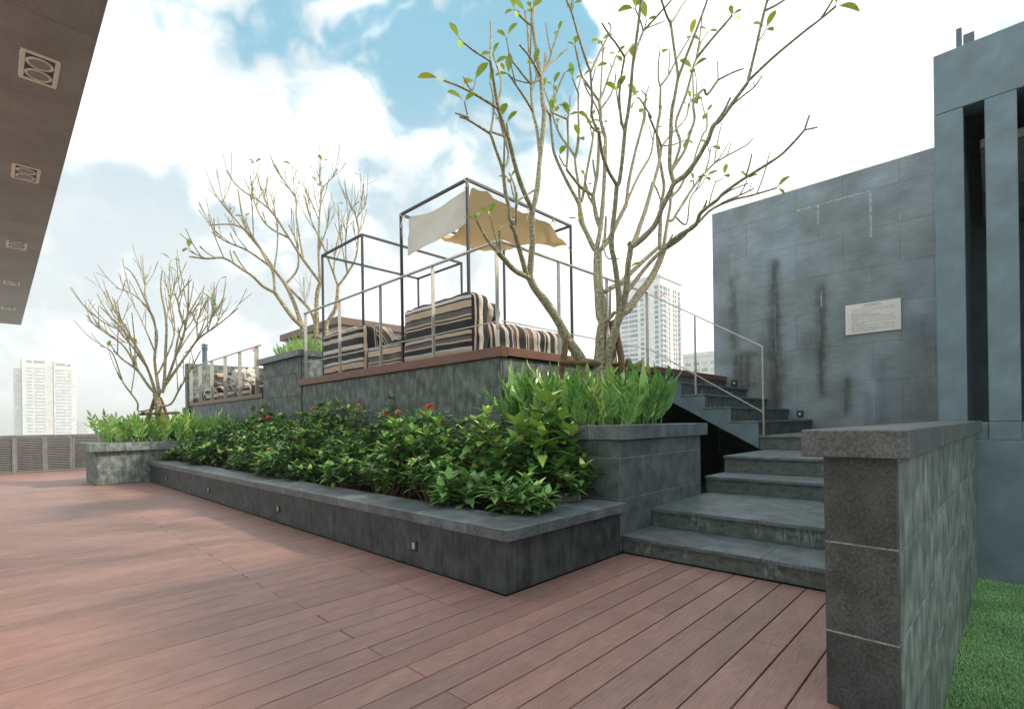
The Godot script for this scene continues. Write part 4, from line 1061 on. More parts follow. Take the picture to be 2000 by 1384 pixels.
func build_bed() -> void:
	# long low planter with a slate seat cap
	var t := thing("long_planter", "long low dark slate planter full of shrubs along the deck", "planter", P(2.16, 0, 7.0))
	var o := t.position
	var h := Node3D.new()
	clad(t, "x", 2.16, 2.152, 12.04, 0.002, [0.335], 0.615, M.bed, 0.003, 0.0)
	clad(t, "z", 2.15, 2.162, 3.455, 0.002, [0.335], 0.66, [M.bed[2], M.bed[3]], 0.003, 0.0)
	slab(t, "planter_core", 2.176, 2.47, 0.0, 0.333, 2.47, 12.04, M.core)
	slab(t, "planter_core", 2.176, 3.455, 0.0, 0.333, 2.168, 2.468, M.core)
	# cap slabs
	var b := 2.455
	while b < 12.04:
		var e: float = min(b + 0.615, 12.045)
		if e > 11.7:
			e = 12.045
		slab(t, "cap_slab", 2.118, 2.49, 0.338, 0.412 - rng.randf() * 0.001, b + 0.001, e - 0.001, M.cap[rng.randi() % 6], 0.004)
		b = e
		if e >= 12.04:
			break
	var a := 2.118
	var ends := [2.49, 3.02, 3.462]
	for e in ends:
		slab(t, "cap_slab", a + 0.001, e - 0.001, 0.338, 0.412 - rng.randf() * 0.001, 2.09, 2.453, M.cap[rng.randi() % 6], 0.004)
		a = e
	# recessed lights in the front face
	for bb in [3.10, 5.635, 8.17, 10.7]:
		var l := slab(t, "recessed_light", 2.146, 2.17, 0.115, 0.195, bb - 0.042, bb + 0.042, M.black, 0.004)
		slab(l, "lens", 2.143, 2.16, 0.13, 0.18, bb - 0.02, bb + 0.012, M.lens, 0.002)
		l.get_child(0).position -= l.position
	for c in t.get_children():
		c.position -= o
	var soil := structure("planting_soil")
	slab(soil, "soil_bed", 2.472, 3.93, 0.02, 0.30, 2.47, 12.04, M.soil)
	h.free()

func build_box() -> void:
	# square planter at the foot of the stairs
	var t := thing("square_planter", "square grey slate planter with ferns beside the lower steps", "planter", P(4.25, 0, 2.9))
	var o := t.position
	clad(t, "z", 2.165, 3.50, 5.03, 0.0, [0.422, 0.333, 0.145], 0.62, M.tile, 0.005, 0.45)
	clad(t, "x", 3.48, 2.166, 3.9, 0.0, [0.422, 0.333, 0.145], 0.62, [M.tile[0], M.wall[0]], 0.004, 0.5)
	slab(t, "planter_core", 3.484, 3.76, 0.0, 0.898, 2.169, 3.9, M.grout)
	slab(t, "planter_core", 3.762, 4.76, 0.0, 0.898, 2.169, 2.45, M.grout)
	slab(t, "planter_core", 4.762, 5.03, 0.0, 0.898, 2.169, 3.9, M.grout)
	slab(t, "cap_slab", 3.44, 4.28, 0.902, 1.022, 2.12, 2.44, M.cap[3], 0.004)
	slab(t, "cap_slab", 4.283, 5.11, 0.902, 1.0215, 2.12, 2.44, M.cap[4], 0.004)
	slab(t, "cap_slab", 3.44, 3.74, 0.902, 1.021, 2.443, 3.9, M.cap[1], 0.004)
	slab(t, "cap_slab", 4.80, 5.11, 0.902, 1.021, 2.443, 3.9, M.cap[2], 0.004)
	slab(t, "soil", 3.762, 4.76, 0.5, 0.955, 2.452, 3.9, M.soil)
	for c in t.get_children():
		c.position -= o

func riser_sheet(seed_: int, amount: float) -> ImageTexture:
	# slate riser with lime and grime runs, u along b, v from the top down
	var w := 768
	var h := 96
	var img := Image.create(w, h, false, Image.FORMAT_RGB8)
	var n1 := fnl(seed_, 1.0, 3)
	var n2 := fnl(seed_ + 1, 1.0, 3)
	for j in h:
		for i in w:
			var x := float(i) / w
			var y := float(j) / h
			var f: float = 0.385 + 0.05 * n1.get_noise_2d(x * 12, y * 2.0) + 0.05 * n2.get_noise_2d(x * 300, j * 0.6) + 0.035 * n1.get_noise_2d(x * 60, y * 0.8)
			var c := Vector3(f * 0.93, f * 1.03, f * 0.98)
			# lime runs: a few places only, ragged lower ends
			var place: float = n1.get_noise_2d(x * 7.0 + 50, 0.3) + amount + (0.4 if seed_ == 207 and x > 0.55 else 0.0)
			var strand: float = n2.get_noise_2d(x * 55.0, y * 0.9)
			var k := smoothstep(0.22, 0.5, place) * smoothstep(-0.12, 0.3, strand) * (1.0 - smoothstep(0.55, 1.0, y + 0.35 * n2.get_noise_2d(x * 90.0, 3.0)))
			c = c.lerp(Vector3(0.62, 0.65, 0.62), clampf(k * 0.7, 0, 0.7))
			var grime := smoothstep(0.1, 0.5, n2.get_noise_2d(x * 14 + 80, y * 1.5))
			c = c.lerp(Vector3(0.23, 0.25, 0.22), grime * 0.45)
			img.set_pixel(i, j, Color(c.x, c.y, c.z))
	return tex(img)

func riser(parent: Node, a: float, y0: float, y1: float, b0: float, b1: float, m: Material) -> void:
	var st := Acc.new()
	st.quad_uv(P(a, y1, b1), P(a, y1, b0), P(a, y0, b0), P(a, y0, b1), Vector2(0, 0), Vector2(1, 0), Vector2(1, 1), Vector2(0, 1))
	st.quad(P(a, y1, b0), P(a, y1, b1), P(a + 0.02, y1, b1), P(a + 0.02, y1, b0))
	st.quad(P(a, y0, b0), P(a + 0.02, y0, b0), P(a + 0.02, y0, b1), P(a, y0, b1))
	st.quad(P(a, y0, b1), P(a, y1, b1), P(a + 0.02, y1, b1), P(a + 0.02, y0, b1))
	st.quad(P(a, y0, b0), P(a, y1, b0), P(a + 0.02, y1, b0), P(a + 0.02, y0, b0))
	put(st.mesh(), "riser", m, parent)

func build_stairs() -> void:
	var t := thing("lower_steps", "wide slate lower steps between the square planter and the pier", "stairs")
	var heights := [0.138, 0.295, 0.46, 0.643, 0.835]
	var fronts := [3.50, 3.985, 5.24, 5.78, 7.2, 10.0]
	var lefts := [2.162, 2.162, 2.21, 2.22, 2.29]
	var rights := [0.46, 0.46, 0.46, 0.46, 0.38]
	var amounts := [0.05, 0.12, -0.1, -0.05, -0.2]
	for k in 5:
		var y0: float = 0.0 if k == 0 else heights[k - 1]
		var m := StandardMaterial3D.new()
		m.albedo_texture = riser_sheet(200 + k * 7, amounts[k])
		m.roughness = 0.6
		riser(t, fronts[k] + 0.018, y0 + 0.001, heights[k] - 0.031, rights[k], lefts[k] - 0.002, m)
		slab(t, "step_core", fronts[k] + 0.04, fronts[k + 1] + (0.035 if k < 4 else 0.0), y0 - (0.0 if k == 0 else 0.03), heights[k] - 0.032, rights[k], lefts[k] - 0.004, M.core)
		# treads: one or two slabs deep
		var a0: float = fronts[k] - 0.006
		var a1: float = fronts[k + 1] + (0.016 if k < 4 else -0.003)
		var mid: float = (rights[k] + lefts[k]) * 0.5 + rng.randf_range(-0.2, 0.2)
		if k == 1 or k == 3 or k == 4:
			var am := a0 + (0.62 if k == 1 else 0.7)
			slab(t, "tread_slab", a0, am - 0.001, heights[k] - 0.03, heights[k], rights[k], lefts[k], M.cap[4], 0.003)
			slab(t, "tread_slab", am + 0.001, a1, heights[k] - 0.03, heights[k] - 0.0006, rights[k], mid, M.cap[3], 0.003)
			slab(t, "tread_slab", am + 0.001, a1, heights[k] - 0.03, heights[k] - 0.0004, mid + 0.002, lefts[k], M.cap[5], 0.003)
		else:
			slab(t, "tread_slab", a0, a1, heights[k] - 0.03, heights[k], rights[k], mid - 0.001, M.cap[4], 0.003)
			slab(t, "tread_slab", a0, a1, heights[k] - 0.03, heights[k] - 0.0005, mid + 0.001, lefts[k], M.cap[5 if k % 2 else 3], 0.003)
	# upper flight, turning along the stained wall
	var u := thing("upper_stairs", "upper slate stair flight with teal side climbing along the stained wall", "stairs")
	var top := [0.835, 1.035, 1.235, 1.435, 1.635, 1.80]
	var zb := [2.29, 2.655, 3.02, 3.375, 3.762]
	for k in 4:
		var m: Material = M.wall[1 + k % 3]
		slab(u, "riser", 7.205, 9.996, top[k] + 0.001, top[k + 1] - 0.031, zb[k] + 0.018, zb[k] + 0.04, m, 0.002)
		slab(u, "tread_slab", 7.185, 9.996, top[k + 1] - 0.03, top[k + 1], zb[k] - 0.004, zb[k + 1] + 0.017, M.cap[2 + k % 3], 0.003)
		slab(u, "step_core", 7.21, 9.99, top[k] + 0.062, top[k + 1] - 0.032, zb[k] + 0.042, zb[k + 1] + 0.038, M.core)
	slab(u, "riser", 7.205, 9.996, top[4] + 0.001, 1.80, zb[4] + 0.018, zb[4] + 0.04, M.wall[2], 0.002)
	# painted stringer: a slab under the zigzag
	var st := Acc.new()
	for s in 4:
		var yb0: float = 0.66 + (zb[s] - 2.29) * 0.545
		var yb1: float = 0.66 + (zb[s + 1] - 2.29) * 0.545
		var yt: float = top[s + 1] - 0.0315
		var q := [P(7.19, yb0, zb[s] + 0.001), P(7.19, yt, zb[s] + 0.001), P(7.19, yt, zb[s + 1] - 0.0), P(7.19, yb1, zb[s + 1] - 0.0)]
		st.quad(q[0], q[1], q[2], q[3])
		var w := Vector3(0.014, 0, 0)
		st.quad(q[0] + w, q[3] + w, q[2] + w, q[1] + w)
		st.quad(q[0], q[3], q[3] + w, q[0] + w)
		st.quad(q[0], q[0] + w, q[1] + w, q[1])
		st.quad(q[1], q[1] + w, q[2] + w, q[2])
	put(st.mesh(), "stringer", M.teal, u)
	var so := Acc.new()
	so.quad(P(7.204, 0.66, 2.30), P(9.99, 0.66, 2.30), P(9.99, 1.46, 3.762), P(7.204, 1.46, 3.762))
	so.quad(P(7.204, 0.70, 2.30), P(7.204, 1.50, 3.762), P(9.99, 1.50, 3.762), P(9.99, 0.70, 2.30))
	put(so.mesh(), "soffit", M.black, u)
	# pit under the stairs, its deep shade painted in as black surfaces
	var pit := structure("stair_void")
	slab(pit, "pit_shade_floor", 5.04, 10.0, -0.03, 0.004, 2.23, 3.88, M.black)
	slab(pit, "pit_shade_wall", 9.9, 9.95, 0.005, 0.80, 2.31, 3.87, M.black)
	slab(pit, "pit_shade_wall", 5.05, 9.9, 0.005, 1.3, 3.885, 3.905, M.black)

func build_upper_deck() -> void:
	var t := thing("raised_terrace", "raised slate terrace block with brown edge carrying the cabanas", "terrace", P(3.92, 0, 6.5))
	var o := t.position
	clad(t, "x", 3.92, 3.93, 9.05, 0.37, [0.40, 0.40, 0.61], 0.80, [M.wall[1], M.wall[2], M.wall[3]], 0.004, 0.45)
	clad(t, "z", 3.93, 3.945, 7.2, 0.0, [0.41, 0.45, 0.45, 0.475], 0.80, [M.wall[0], M.wall[1]], 0.004, 0.45)
	slab(t, "terrace_core", 3.9245, 10.0, 0.0, 1.785, 3.9345, 9.05, M.core)
	slab(t, "terrace_core", 7.205, 10.0, 1.5, 1.785, 3.81, 3.943, M.core)
	slab(t, "floor_finish", 3.99, 10.0, 1.788, 1.895, 4.03, 9.04, M.cap[3])
	# brown edge boards
	for e in [[3.88, 3.985, 3.89, 6.5], [3.88, 3.985, 6.502, 9.15]]:
		slab(t, "edge_board", e[0], e[1], 1.788, 1.90, e[2], e[3], M.trim, 0.004)
	for e in [[3.988, 5.6, 3.89, 4.02], [5.602, 7.2, 3.89, 4.02], [7.202, 8.6, 3.755, 4.02], [8.602, 9.996, 3.755, 4.02]]:
		slab(t, "edge_board", e[0], e[1], 1.802, 1.899, e[2], e[3], M.trim, 0.004)
	for c in t.get_children():
		c.position -= o
	# lower terrace beyond the pillar planter
	var l := thing("lower_terrace", "lower slate terrace with brown edge holding heaped cushions behind the far shrubs", "terrace", P(3.92, 0, 13.8))
	o = l.position
	clad(l, "x", 3.922, 10.95, 16.5, 0.0, [0.42, 0.42, 0.42, 0.40], 0.55, [M.wall[2], M.wall[3], M.wall[4]], 0.004, 0.3)
	slab(l, "terrace_core", 3.94, 10.0, 0.0, 1.655, 10.9, 17.4, M.core)
	slab(l, "edge_board", 3.885, 4.0, 1.66, 1.75, 10.95, 13.7, M.trim, 0.004)
	slab(l, "edge_board", 3.885, 4.0, 1.66, 1.75, 13.702, 16.5, M.trim, 0.004)
	slab(l, "floor_finish", 4.003, 10.0, 1.658, 1.745, 10.96, 16.5, M.cap[3])
	for c in l.get_children():
		c.position -= o
	var w := thing("end_wall", "grey slate parapet wall closing the far end of the lower terrace", "wall", P(3.9, 0, 16.6))
	o = w.position
	clad(w, "z", 16.52, 3.88, 9.9, 1.75, [0.40, 0.40, 0.345], 0.8, [M.pale[2], M.pale[3], M.pale[4]], 0.004, 0.5)
	clad(w, "x", 3.86, 16.53, 16.78, 0.0, [0.6, 0.6, 0.6, 0.6, 0.495], 0.4, [M.wall[1]], 0.004, 0.0)
	slab(w, "wall_core", 3.875, 9.9, 0.0, 2.893, 16.535, 16.78, M.core)
	for c in w.get_children():
		c.position -= o
	# pillar planter between both terraces
	var p := thing("pillar_planter", "tall slate pillar planter carrying the middle bare tree", "planter", P(4.6, 0, 10.0))
	o = p.position
	clad(p, "x", 3.905, 9.08, 10.9, 0.36, [0.42, 0.42, 0.42, 0.42, 0.285], 0.42, [M.wall[1], M.wall[2], M.wall[3]], 0.004, 0.5)
	clad(p, "z", 9.07, 3.925, 5.6, 1.9, [0.425], 0.85, [M.pale[4]], 0.004, 0.0)
	slab(p, "planter_core", 3.92, 5.6, 0.0, 2.325, 9.085, 10.9, M.core)
	slab(p, "cap_slab", 3.83, 4.15, 2.328, 2.445, 9.02, 9.95, M.cap[2], 0.004)
	slab(p, "cap_slab", 3.83, 4.15, 2.328, 2.4445, 9.953, 11.06, M.cap[3], 0.004)
	slab(p, "cap_slab", 4.153, 5.65, 2.328, 2.4445, 9.02, 9.32, M.cap[3], 0.004)
	slab(p, "cap_slab", 5.35, 5.65, 2.328, 2.444, 9.322, 11.06, M.cap[1], 0.004)
	slab(p, "cap_slab", 4.153, 5.348, 2.328, 2.444, 10.76, 11.06, M.cap[1], 0.004)
	slab(p, "soil", 4.153, 5.348, 2.326, 2.40, 9.322, 10.758, M.soil)
	for c in p.get_children():
		c.position -= o

func build_left_box() -> void:
	var t := thing("corner_planter", "pale slate corner planter with ferns at the far end of the deck", "planter", P(1.9, 0, 12.7))
	var o := t.position
	clad(t, "z", 12.05, 1.335, 3.9, 0.002, [0.31, 0.315], 1.0, [M.pale[1], M.pale[2]], 0.003, 0.5)
	clad(t, "x", 1.32, 12.055, 13.4, 0.002, [0.31, 0.315], 0.5, [M.pale[0], M.pale[1]], 0.003, 0.5)
	slab(t, "planter_core", 1.332, 3.9, 0.0, 0.625, 12.066, 12.3, M.core)
	slab(t, "planter_core", 1.332, 1.6, 0.0, 0.625, 12.302, 13.4, M.core)
	slab(t, "planter_core", 1.602, 3.9, 0.0, 0.625, 13.15, 13.4, M.core)
	slab(t, "cap_slab", 1.22, 2.4, 0.628, 0.785, 11.98, 12.30, M.pale[3], 0.005)
	slab(t, "cap_slab", 2.403, 3.9, 0.628, 0.784, 11.98, 12.30, M.pale[2], 0.005)
	slab(t, "cap_slab", 1.22, 1.6, 0.628, 0.784, 12.303, 13.46, M.pale[1], 0.005)
	slab(t, "cap_slab", 1.603, 3.9, 0.628, 0.784, 13.14, 13.46, M.pale[1], 0.005)
	slab(t, "soil", 1.602, 3.9, 0.3, 0.72, 12.302, 13.138, M.soil)
	for c in t.get_children():
		c.position -= o

func build_pier() -> void:
	# parapet wall at the right of the steps, turned a little off the grid
	var t := thing("parapet_pier", "near slate parapet pier with thick stone cap at the right of the steps", "wall", P(2.127, 0, 0.345))
	t.rotation.y = deg_to_rad(-1.66)
	var L := 4.05
	# local frame: x along the wall, z towards the grass
	var y := -0.45
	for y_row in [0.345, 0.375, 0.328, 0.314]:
		slab(t, "end_slab", 0.0, 0.02, y + 0.003, y + y_row - 0.003, -0.109, 0.109, M.dark[rng.randi() % 4], 0.003)  # same stone as the long side, darkened in colour for its shaded face
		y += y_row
	y = -0.45
	var r := 0
	for y_row in [0.42, 0.31, 0.31, 0.31, 0.0]:
		if y_row == 0.0:
			break
		var x := 0.021 - (0.2 if r % 2 else 0.0)
		while x < L:
			var a: float = max(x, 0.021)
			var e: float = min(x + 0.46, L)
			if e - a > 0.03:
				# slabs on the grass side (b negative) and on the step side
				slab(t, "stone_slab", a + 0.0015, e - 0.0015, y + 0.0035, min(y + y_row, 0.912) - 0.0035, -0.111 - rng.randf() * 0.002, -0.09, M.pale[rng.randi() % 5], 0.0025)
				slab(t, "stone_slab", a + 0.0015, e - 0.0015, y + 0.0035, min(y + y_row, 0.912) - 0.0035, 0.09, 0.109 + rng.randf() * 0.002, M.wall[rng.randi() % 5], 0.0025)
			x += 0.46
		y += y_row
		r += 1
	slab(t, "wall_core", 0.004, L, -0.45, 0.91, -0.1065, 0.1065, M.grout, 0.002)
	# cap: thick slabs
	var x := -0.098
	var k := 0
	for e in [0.95, 2.0, 3.05, L]:
		slab(t, "cap_slab", x + 0.001, e - 0.001, 0.914, 1.01 - 0.0006 * (k % 2), -0.156, 0.156, M.cap_light, 0.004)
		x = e
		k += 1

func build_grass() -> void:
	var g := structure("lawn_base")
	slab(g, "lawn_slab", 2.14, 6.3, -0.60, -0.45, -6.0, 0.2, M.soil)
	var st := Acc.new()
	for k in 3:
		var a := TAU * k / 3.0
		var dx := Vector3(sin(a), 0, cos(a))
		var s := Vector3(cos(a), 0, -sin(a)) * 0.0021
		var bse := dx * 0.004
		var p1 := bse + Vector3(0, 0.018, 0) + dx * 0.004
		var p2 := bse + Vector3(0, 0.031, 0) + dx * 0.014
		st.quad(bse - s, bse + s, p1 + s * 0.8, p1 - s * 0.8)
		st.quad(p1 - s * 0.8, p1 + s * 0.8, p2, p2)
	var mm := MultiMesh.new()
	mm.transform_format = MultiMesh.TRANSFORM_3D
	mm.use_colors = true
	mm.mesh = st.mesh()
	var n := 90000
	mm.instance_count = n
	var r2 := RandomNumberGenerator.new()
	r2.seed = 91
	var patch := fnl(17, 2.0, 3)
	for i in n:
		var a := 2.2 + 4.0 * r2.randf()
		var b := 0.232 - (a - 2.127) * 0.029 - 1.95 * r2.randf() * r2.randf_range(0.4, 1.0)
		var f := r2.randf_range(0.7, 1.3) * (1.0 + 0.35 * patch.get_noise_2d(a, b))
		mm.set_instance_transform(i, Transform3D(Basis(Vector3.UP, r2.randf() * TAU).scaled(Vector3.ONE * r2.randf_range(0.8, 1.35)), P(a, -0.451, b)))
		mm.set_instance_color(i, Color(0.225 * f, 0.47 * f, 0.175 * f) if r2.randf() > 0.08 else Color(0.42 * f, 0.45 * f, 0.2 * f))
	var o := MultiMeshInstance3D.new()
	o.multimesh = mm
	o.name = "artificial_turf"
	var m := StandardMaterial3D.new()
	m.vertex_color_use_as_albedo = true
	m.roughness = 0.5
	o.material_override = m
	add_child(o)
	o.set_meta("kind", "stuff")
	tag(o, "short bright green artificial turf beside the near pier", "turf")

func build_teal() -> void:
	var t := thing("teal_building", "tall dark teal plaster facade with narrow vertical slots at the right edge", "building", P(6.2, -0.45, -1.0))
	var o := t.position
	# face at a = 6.2, fins between slots
	var edges := [0.372, 0.168, 0.026, -0.18, -0.322, -0.528, -0.67, -0.876, -1.018, -1.224, -1.366, -4.5]
	var k := 0
	while k < edges.size() - 1:
		slab(t, "fin", 6.2, 6.42, 1.0, 3.888, edges[k + 1], edges[k], M.teal, 0.006)
		if k + 2 < edges.size() - 1:
			slab(t, "slot_sill", 6.215, 6.42, 0.84, 0.996, edges[k + 2] + 0.001, edges[k + 1] - 0.001, M.teal, 0.003)
		k += 2
	slab(t, "lintel", 6.2005, 6.42, 3.89, 4.452, -4.5, 0.371, M.teal, 0.006)
	slab(t, "lower_wall", 6.2005, 6.42, -0.45, 0.838, -4.5, 0.371, M.teal, 0.006)
	k = 0
	while k < edges.size() - 1:
		slab(t, "pier_base", 6.2, 6.42, 0.8385, 0.9985, edges[k + 1], edges[k], M.teal, 0.002)
		k += 2
	# room behind
	slab(t, "side_wall", 6.423, 9.98, -0.45, 4.45, 0.17, 0.371, M.teal)
	slab(t, "back_wall", 8.4, 8.6, -0.45, 4.45, -4.5, 0.168, M.teal)
	slab(t, "inner_floor", 6.423, 8.39, 0.75, 0.83, -4.5, 0.168, M.teal)
	slab(t, "ceiling_panel", 6.6, 7.9, 3.62, 3.70, -4.4, 0.06, M.roof_wall)
	slab(t, "ceiling_beam", 7.9, 8.38, 3.35, 3.70, -4.4, 0.06, M.soffit[0])
	slab(t, "roof_slab", 6.423, 9.98, 4.2, 4.45, -4.5, 0.168, M.teal)
	slab(t, "added_shadow_block", 6.3, 9.98, 4.455, 6.2, -7.0, -0.6, M.teal, 0.01)  # unseen upper block added to shape the building's shadow on the deck
	slab(t, "lower_wall", 6.2005, 6.42, -0.45, 4.452, -7.0, -4.503, M.teal, 0.006)
	for c in t.get_children():
		c.position -= o
	var v := thing("roof_vents", "two grey flues standing on top of the teal facade", "vent", P(7.0, 4.45, 0.17))
	slab(v, "flue", -0.02, 0.04, 0.0, 0.62, 0.02, 0.065, M.pipe, 0.004)
	slab(v, "flue", -0.02, 0.06, 0.0, 0.53, -0.075, 0.01, M.pipe, 0.004)

func build_roof() -> void:
	var t := thing("overhanging_roof", "brown panelled roof overhang with recessed lamps at upper left", "roof", P(-1.0, 3.2, 6.0))
	var o := t.position
	var b := -5.0
	var k := 0
	while b < 14.3:
		var e: float = min(b + 1.22, 14.3)
		if 14.3 - e < 0.3:
			e = 14.3
		slab(t, "soffit_panel", -2.6, 0.424, 3.2, 3.23, b + 0.001, e - 0.001, M.soffit[(k * 2) % 3], 0.002)
		b = e
		k += 1
		if e >= 14.3:
			break
	slab(t, "roof_core", -2.6, 0.42, 3.232, 3.75, -5.0, 14.295, M.soffit[0])
	for q in [-4.0, 0.5, 5.0, 9.5, 13.8]:
		slab(t, "column", -2.5, -2.2, -0.03, 3.199, q - 0.15, q + 0.15, M.roof_wall, 0.01)
	for c in t.get_children():
		c.position -= o
	for q in 7:
		var bb: float = [3.92, 5.66, 8.0, 10.13, 12.3, 2.0, 0.2][q]
		var lamp := thing("recessed_downlight", ["nearest twin recessed downlight in the brown soffit", "second twin recessed downlight along the brown soffit", "third twin recessed downlight along the brown soffit", "fourth twin recessed downlight along the brown soffit", "farthest twin recessed downlight in the brown soffit", "twin recessed downlight in the brown soffit out of view", "twin recessed downlight in the brown soffit out of view"][q], "lamp", P(0.215, 3.2, bb + 0.155), "downlights in the soffit")
		for s in [-1.0, 1.0]:
			slab(lamp, "rim", -0.084, 0.084, -0.006, 0.004, s * 0.153 - 0.012, s * 0.153 + 0.012, M.lamp_rim, 0.002)
			slab(lamp, "rim", s * 0.075 - 0.012, s * 0.075 + 0.012, -0.0061, 0.0038, -0.14, 0.14, M.lamp_rim, 0.002)
		slab(lamp, "housing", -0.068, 0.068, -0.002, -0.0004, -0.14, 0.14, M.lamp_dark, 0.0003)
		for s in [-1.0, 1.0]:
			var rg := TorusMesh.new()
			rg.inner_radius = 0.046
			rg.outer_radius = 0.063
			rg.rings = 24
			rg.ring_segments = 8
			put(rg, "ring", M.lamp_ring, lamp, Transform3D(Basis().scaled(Vector3(1, 0.6, 1)), Vector3(0, -0.006, s * 0.066)))
			var gl := CylinderMesh.new()
			gl.top_radius = 0.05
			gl.bottom_radius = 0.05
			gl.height = 0.006
			gl.radial_segments = 24
			put(gl, "lens", M.lamp_glass, lamp, Transform3D(Basis(), Vector3(0, -0.005, s * 0.066)))

func build_louvers() -> void:
	var posts := [-2.6, -1.92, -1.3, -0.2, 0.365, 0.91, 1.43, 2.0, 2.6]
	for k in posts.size() - 1:
		var a0: float = posts[k]
		var a1: float = posts[k + 1]
		var t := thing("louvred_panel", "grey louvred metal panel of the far parapet screen" if a1 < 0.1 or a0 > 1.9 else ["", "", "", "leftmost grey louvred panel of the far screen", "grey louvred panel right of the perforated post", "grey louvred panel beside the corner planter", "grey louvred panel partly behind the corner planter", ""][k], "screen", P((a0 + a1) * 0.5, 0, 17.2), "louvred screen panels")
		var hw := (a1 - a0) * 0.5
		for s in [-1.0, 1.0]:
			slab(t, "post", s * (hw - 0.022) - 0.02, s * (hw - 0.022) + 0.02, -0.02, 0.90, -0.03, 0.03, M.louver, 0.003)
		slab(t, "rail", -hw + 0.001, hw - 0.001, 0.901, 0.932, -0.045, 0.045, M.louver, 0.003)
		slab(t, "rail", -hw + 0.043, hw - 0.043, 0.005, 0.05, -0.025, 0.025, M.louver, 0.003)
		slab(t, "backing", -hw + 0.043, hw - 0.043, 0.0, 0.90, 0.12, 0.126, M.louver, 0.002)
		var m := slab_mesh(Vector3(2 * hw - 0.087, 0.007, 0.036), 0.002)
		for q in 19:
			put(m, "slat", M.louver, t, Transform3D(Basis(Vector3.RIGHT, 0.6), Vector3(0, 0.078 + q * 0.0425, 0)))

func bar(parent: Node, called: String, p: Vector3, q: Vector3, w: float, d: float, m: Material) -> void:
	var dir := q - p
	var len := dir.length()
	var z := dir.normalized()
	var up := Vector3.UP if absf(z.y) < 0.95 else Vector3.RIGHT
	var x := up.cross(z).normalized()
	var y := z.cross(x)
	put(slab_mesh(Vector3(w, d, len), 0.002), called, m, parent, Transform3D(Basis(x, y, z), (p + q) * 0.5))

func build_rails() -> void:
	var t := thing("front_railing", "thin steel railing along the front edge of the raised terrace", "railing", P(3.93, 1.9, 6.5))
	var o := t.position
	var x := 3.935
	for b in [8.92, 7.65, 6.41, 5.16, 3.99]:
		bar(t, "post", P(x, 1.9, b) - o, P(x, 3.07, b) - o, 0.012, 0.05, M.steel)
	bar(t, "top_rail", P(x, 3.084, 8.95) - o, P(x, 3.084, 3.96) - o, 0.045, 0.02, M.steel)
	bar(t, "lower_rail", P(x - 0.012, 2.19, 8.93) - o, P(x - 0.012, 2.19, 3.99) - o, 0.012, 0.012, M.steel)
	var s := thing("side_railing", "steel railing along the terrace side above the ferns", "railing", P(5.5, 1.9, 3.94))
	o = s.position
	for a in [4.98, 6.08, 7.22]:
		bar(s, "post", P(a, 1.9, 3.94) - o, P(a, 3.07, 3.94) - o, 0.05, 0.012, M.steel)
	bar(s, "top_rail", P(3.962, 3.084, 3.94) - o, P(7.24, 3.084, 3.94) - o, 0.045, 0.02, M.steel)
	bar(s, "lower_rail", P(3.95, 2.19, 3.93) - o, P(7.24, 2.19, 3.93) - o, 0.012, 0.012, M.steel)
	var h := thing("stair_handrail", "sloping steel handrail down the upper stairs", "railing", P(7.25, 0.835, 2.3))
	o = h.position
	bar(h, "post", P(7.28, 0.835, 2.25) - o, P(7.28, 2.03, 2.25) - o, 0.022, 0.03, M.steel)
	bar(h, "post", P(7.28, 1.435, 3.19) - o, P(7.28, 2.60, 3.19) - o, 0.022, 0.03, M.steel)
	bar(h, "top_rail", P(7.28, 3.07, 3.93) - o, P(7.28, 2.035, 2.24) - o, 0.024, 0.018, M.steel)
	bar(h, "lower_rail", P(7.28, 2.19, 3.93) - o, P(7.28, 1.145, 2.25) - o, 0.016, 0.016, M.steel)
	var l := thing("lower_terrace_railing", "steel railing in front of the cushions on the lower terrace", "railing", P(3.93, 1.75, 13.5))
	o = l.position
	for b in [16.45, 15.55, 14.5, 13.43, 12.4, 11.33]:
		bar(l, "post", P(x, 1.75, b) - o, P(x, 2.76, b) - o, 0.012, 0.08, M.steel)
	bar(l, "top_rail", P(x, 2.772, 16.5) - o, P(x, 2.772, 11.1) - o, 0.045, 0.02, M.steel)
	bar(l, "lower_rail", P(x - 0.012, 2.05, 16.5) - o, P(x - 0.012, 2.05, 11.1) - o, 0.012, 0.012, M.steel)

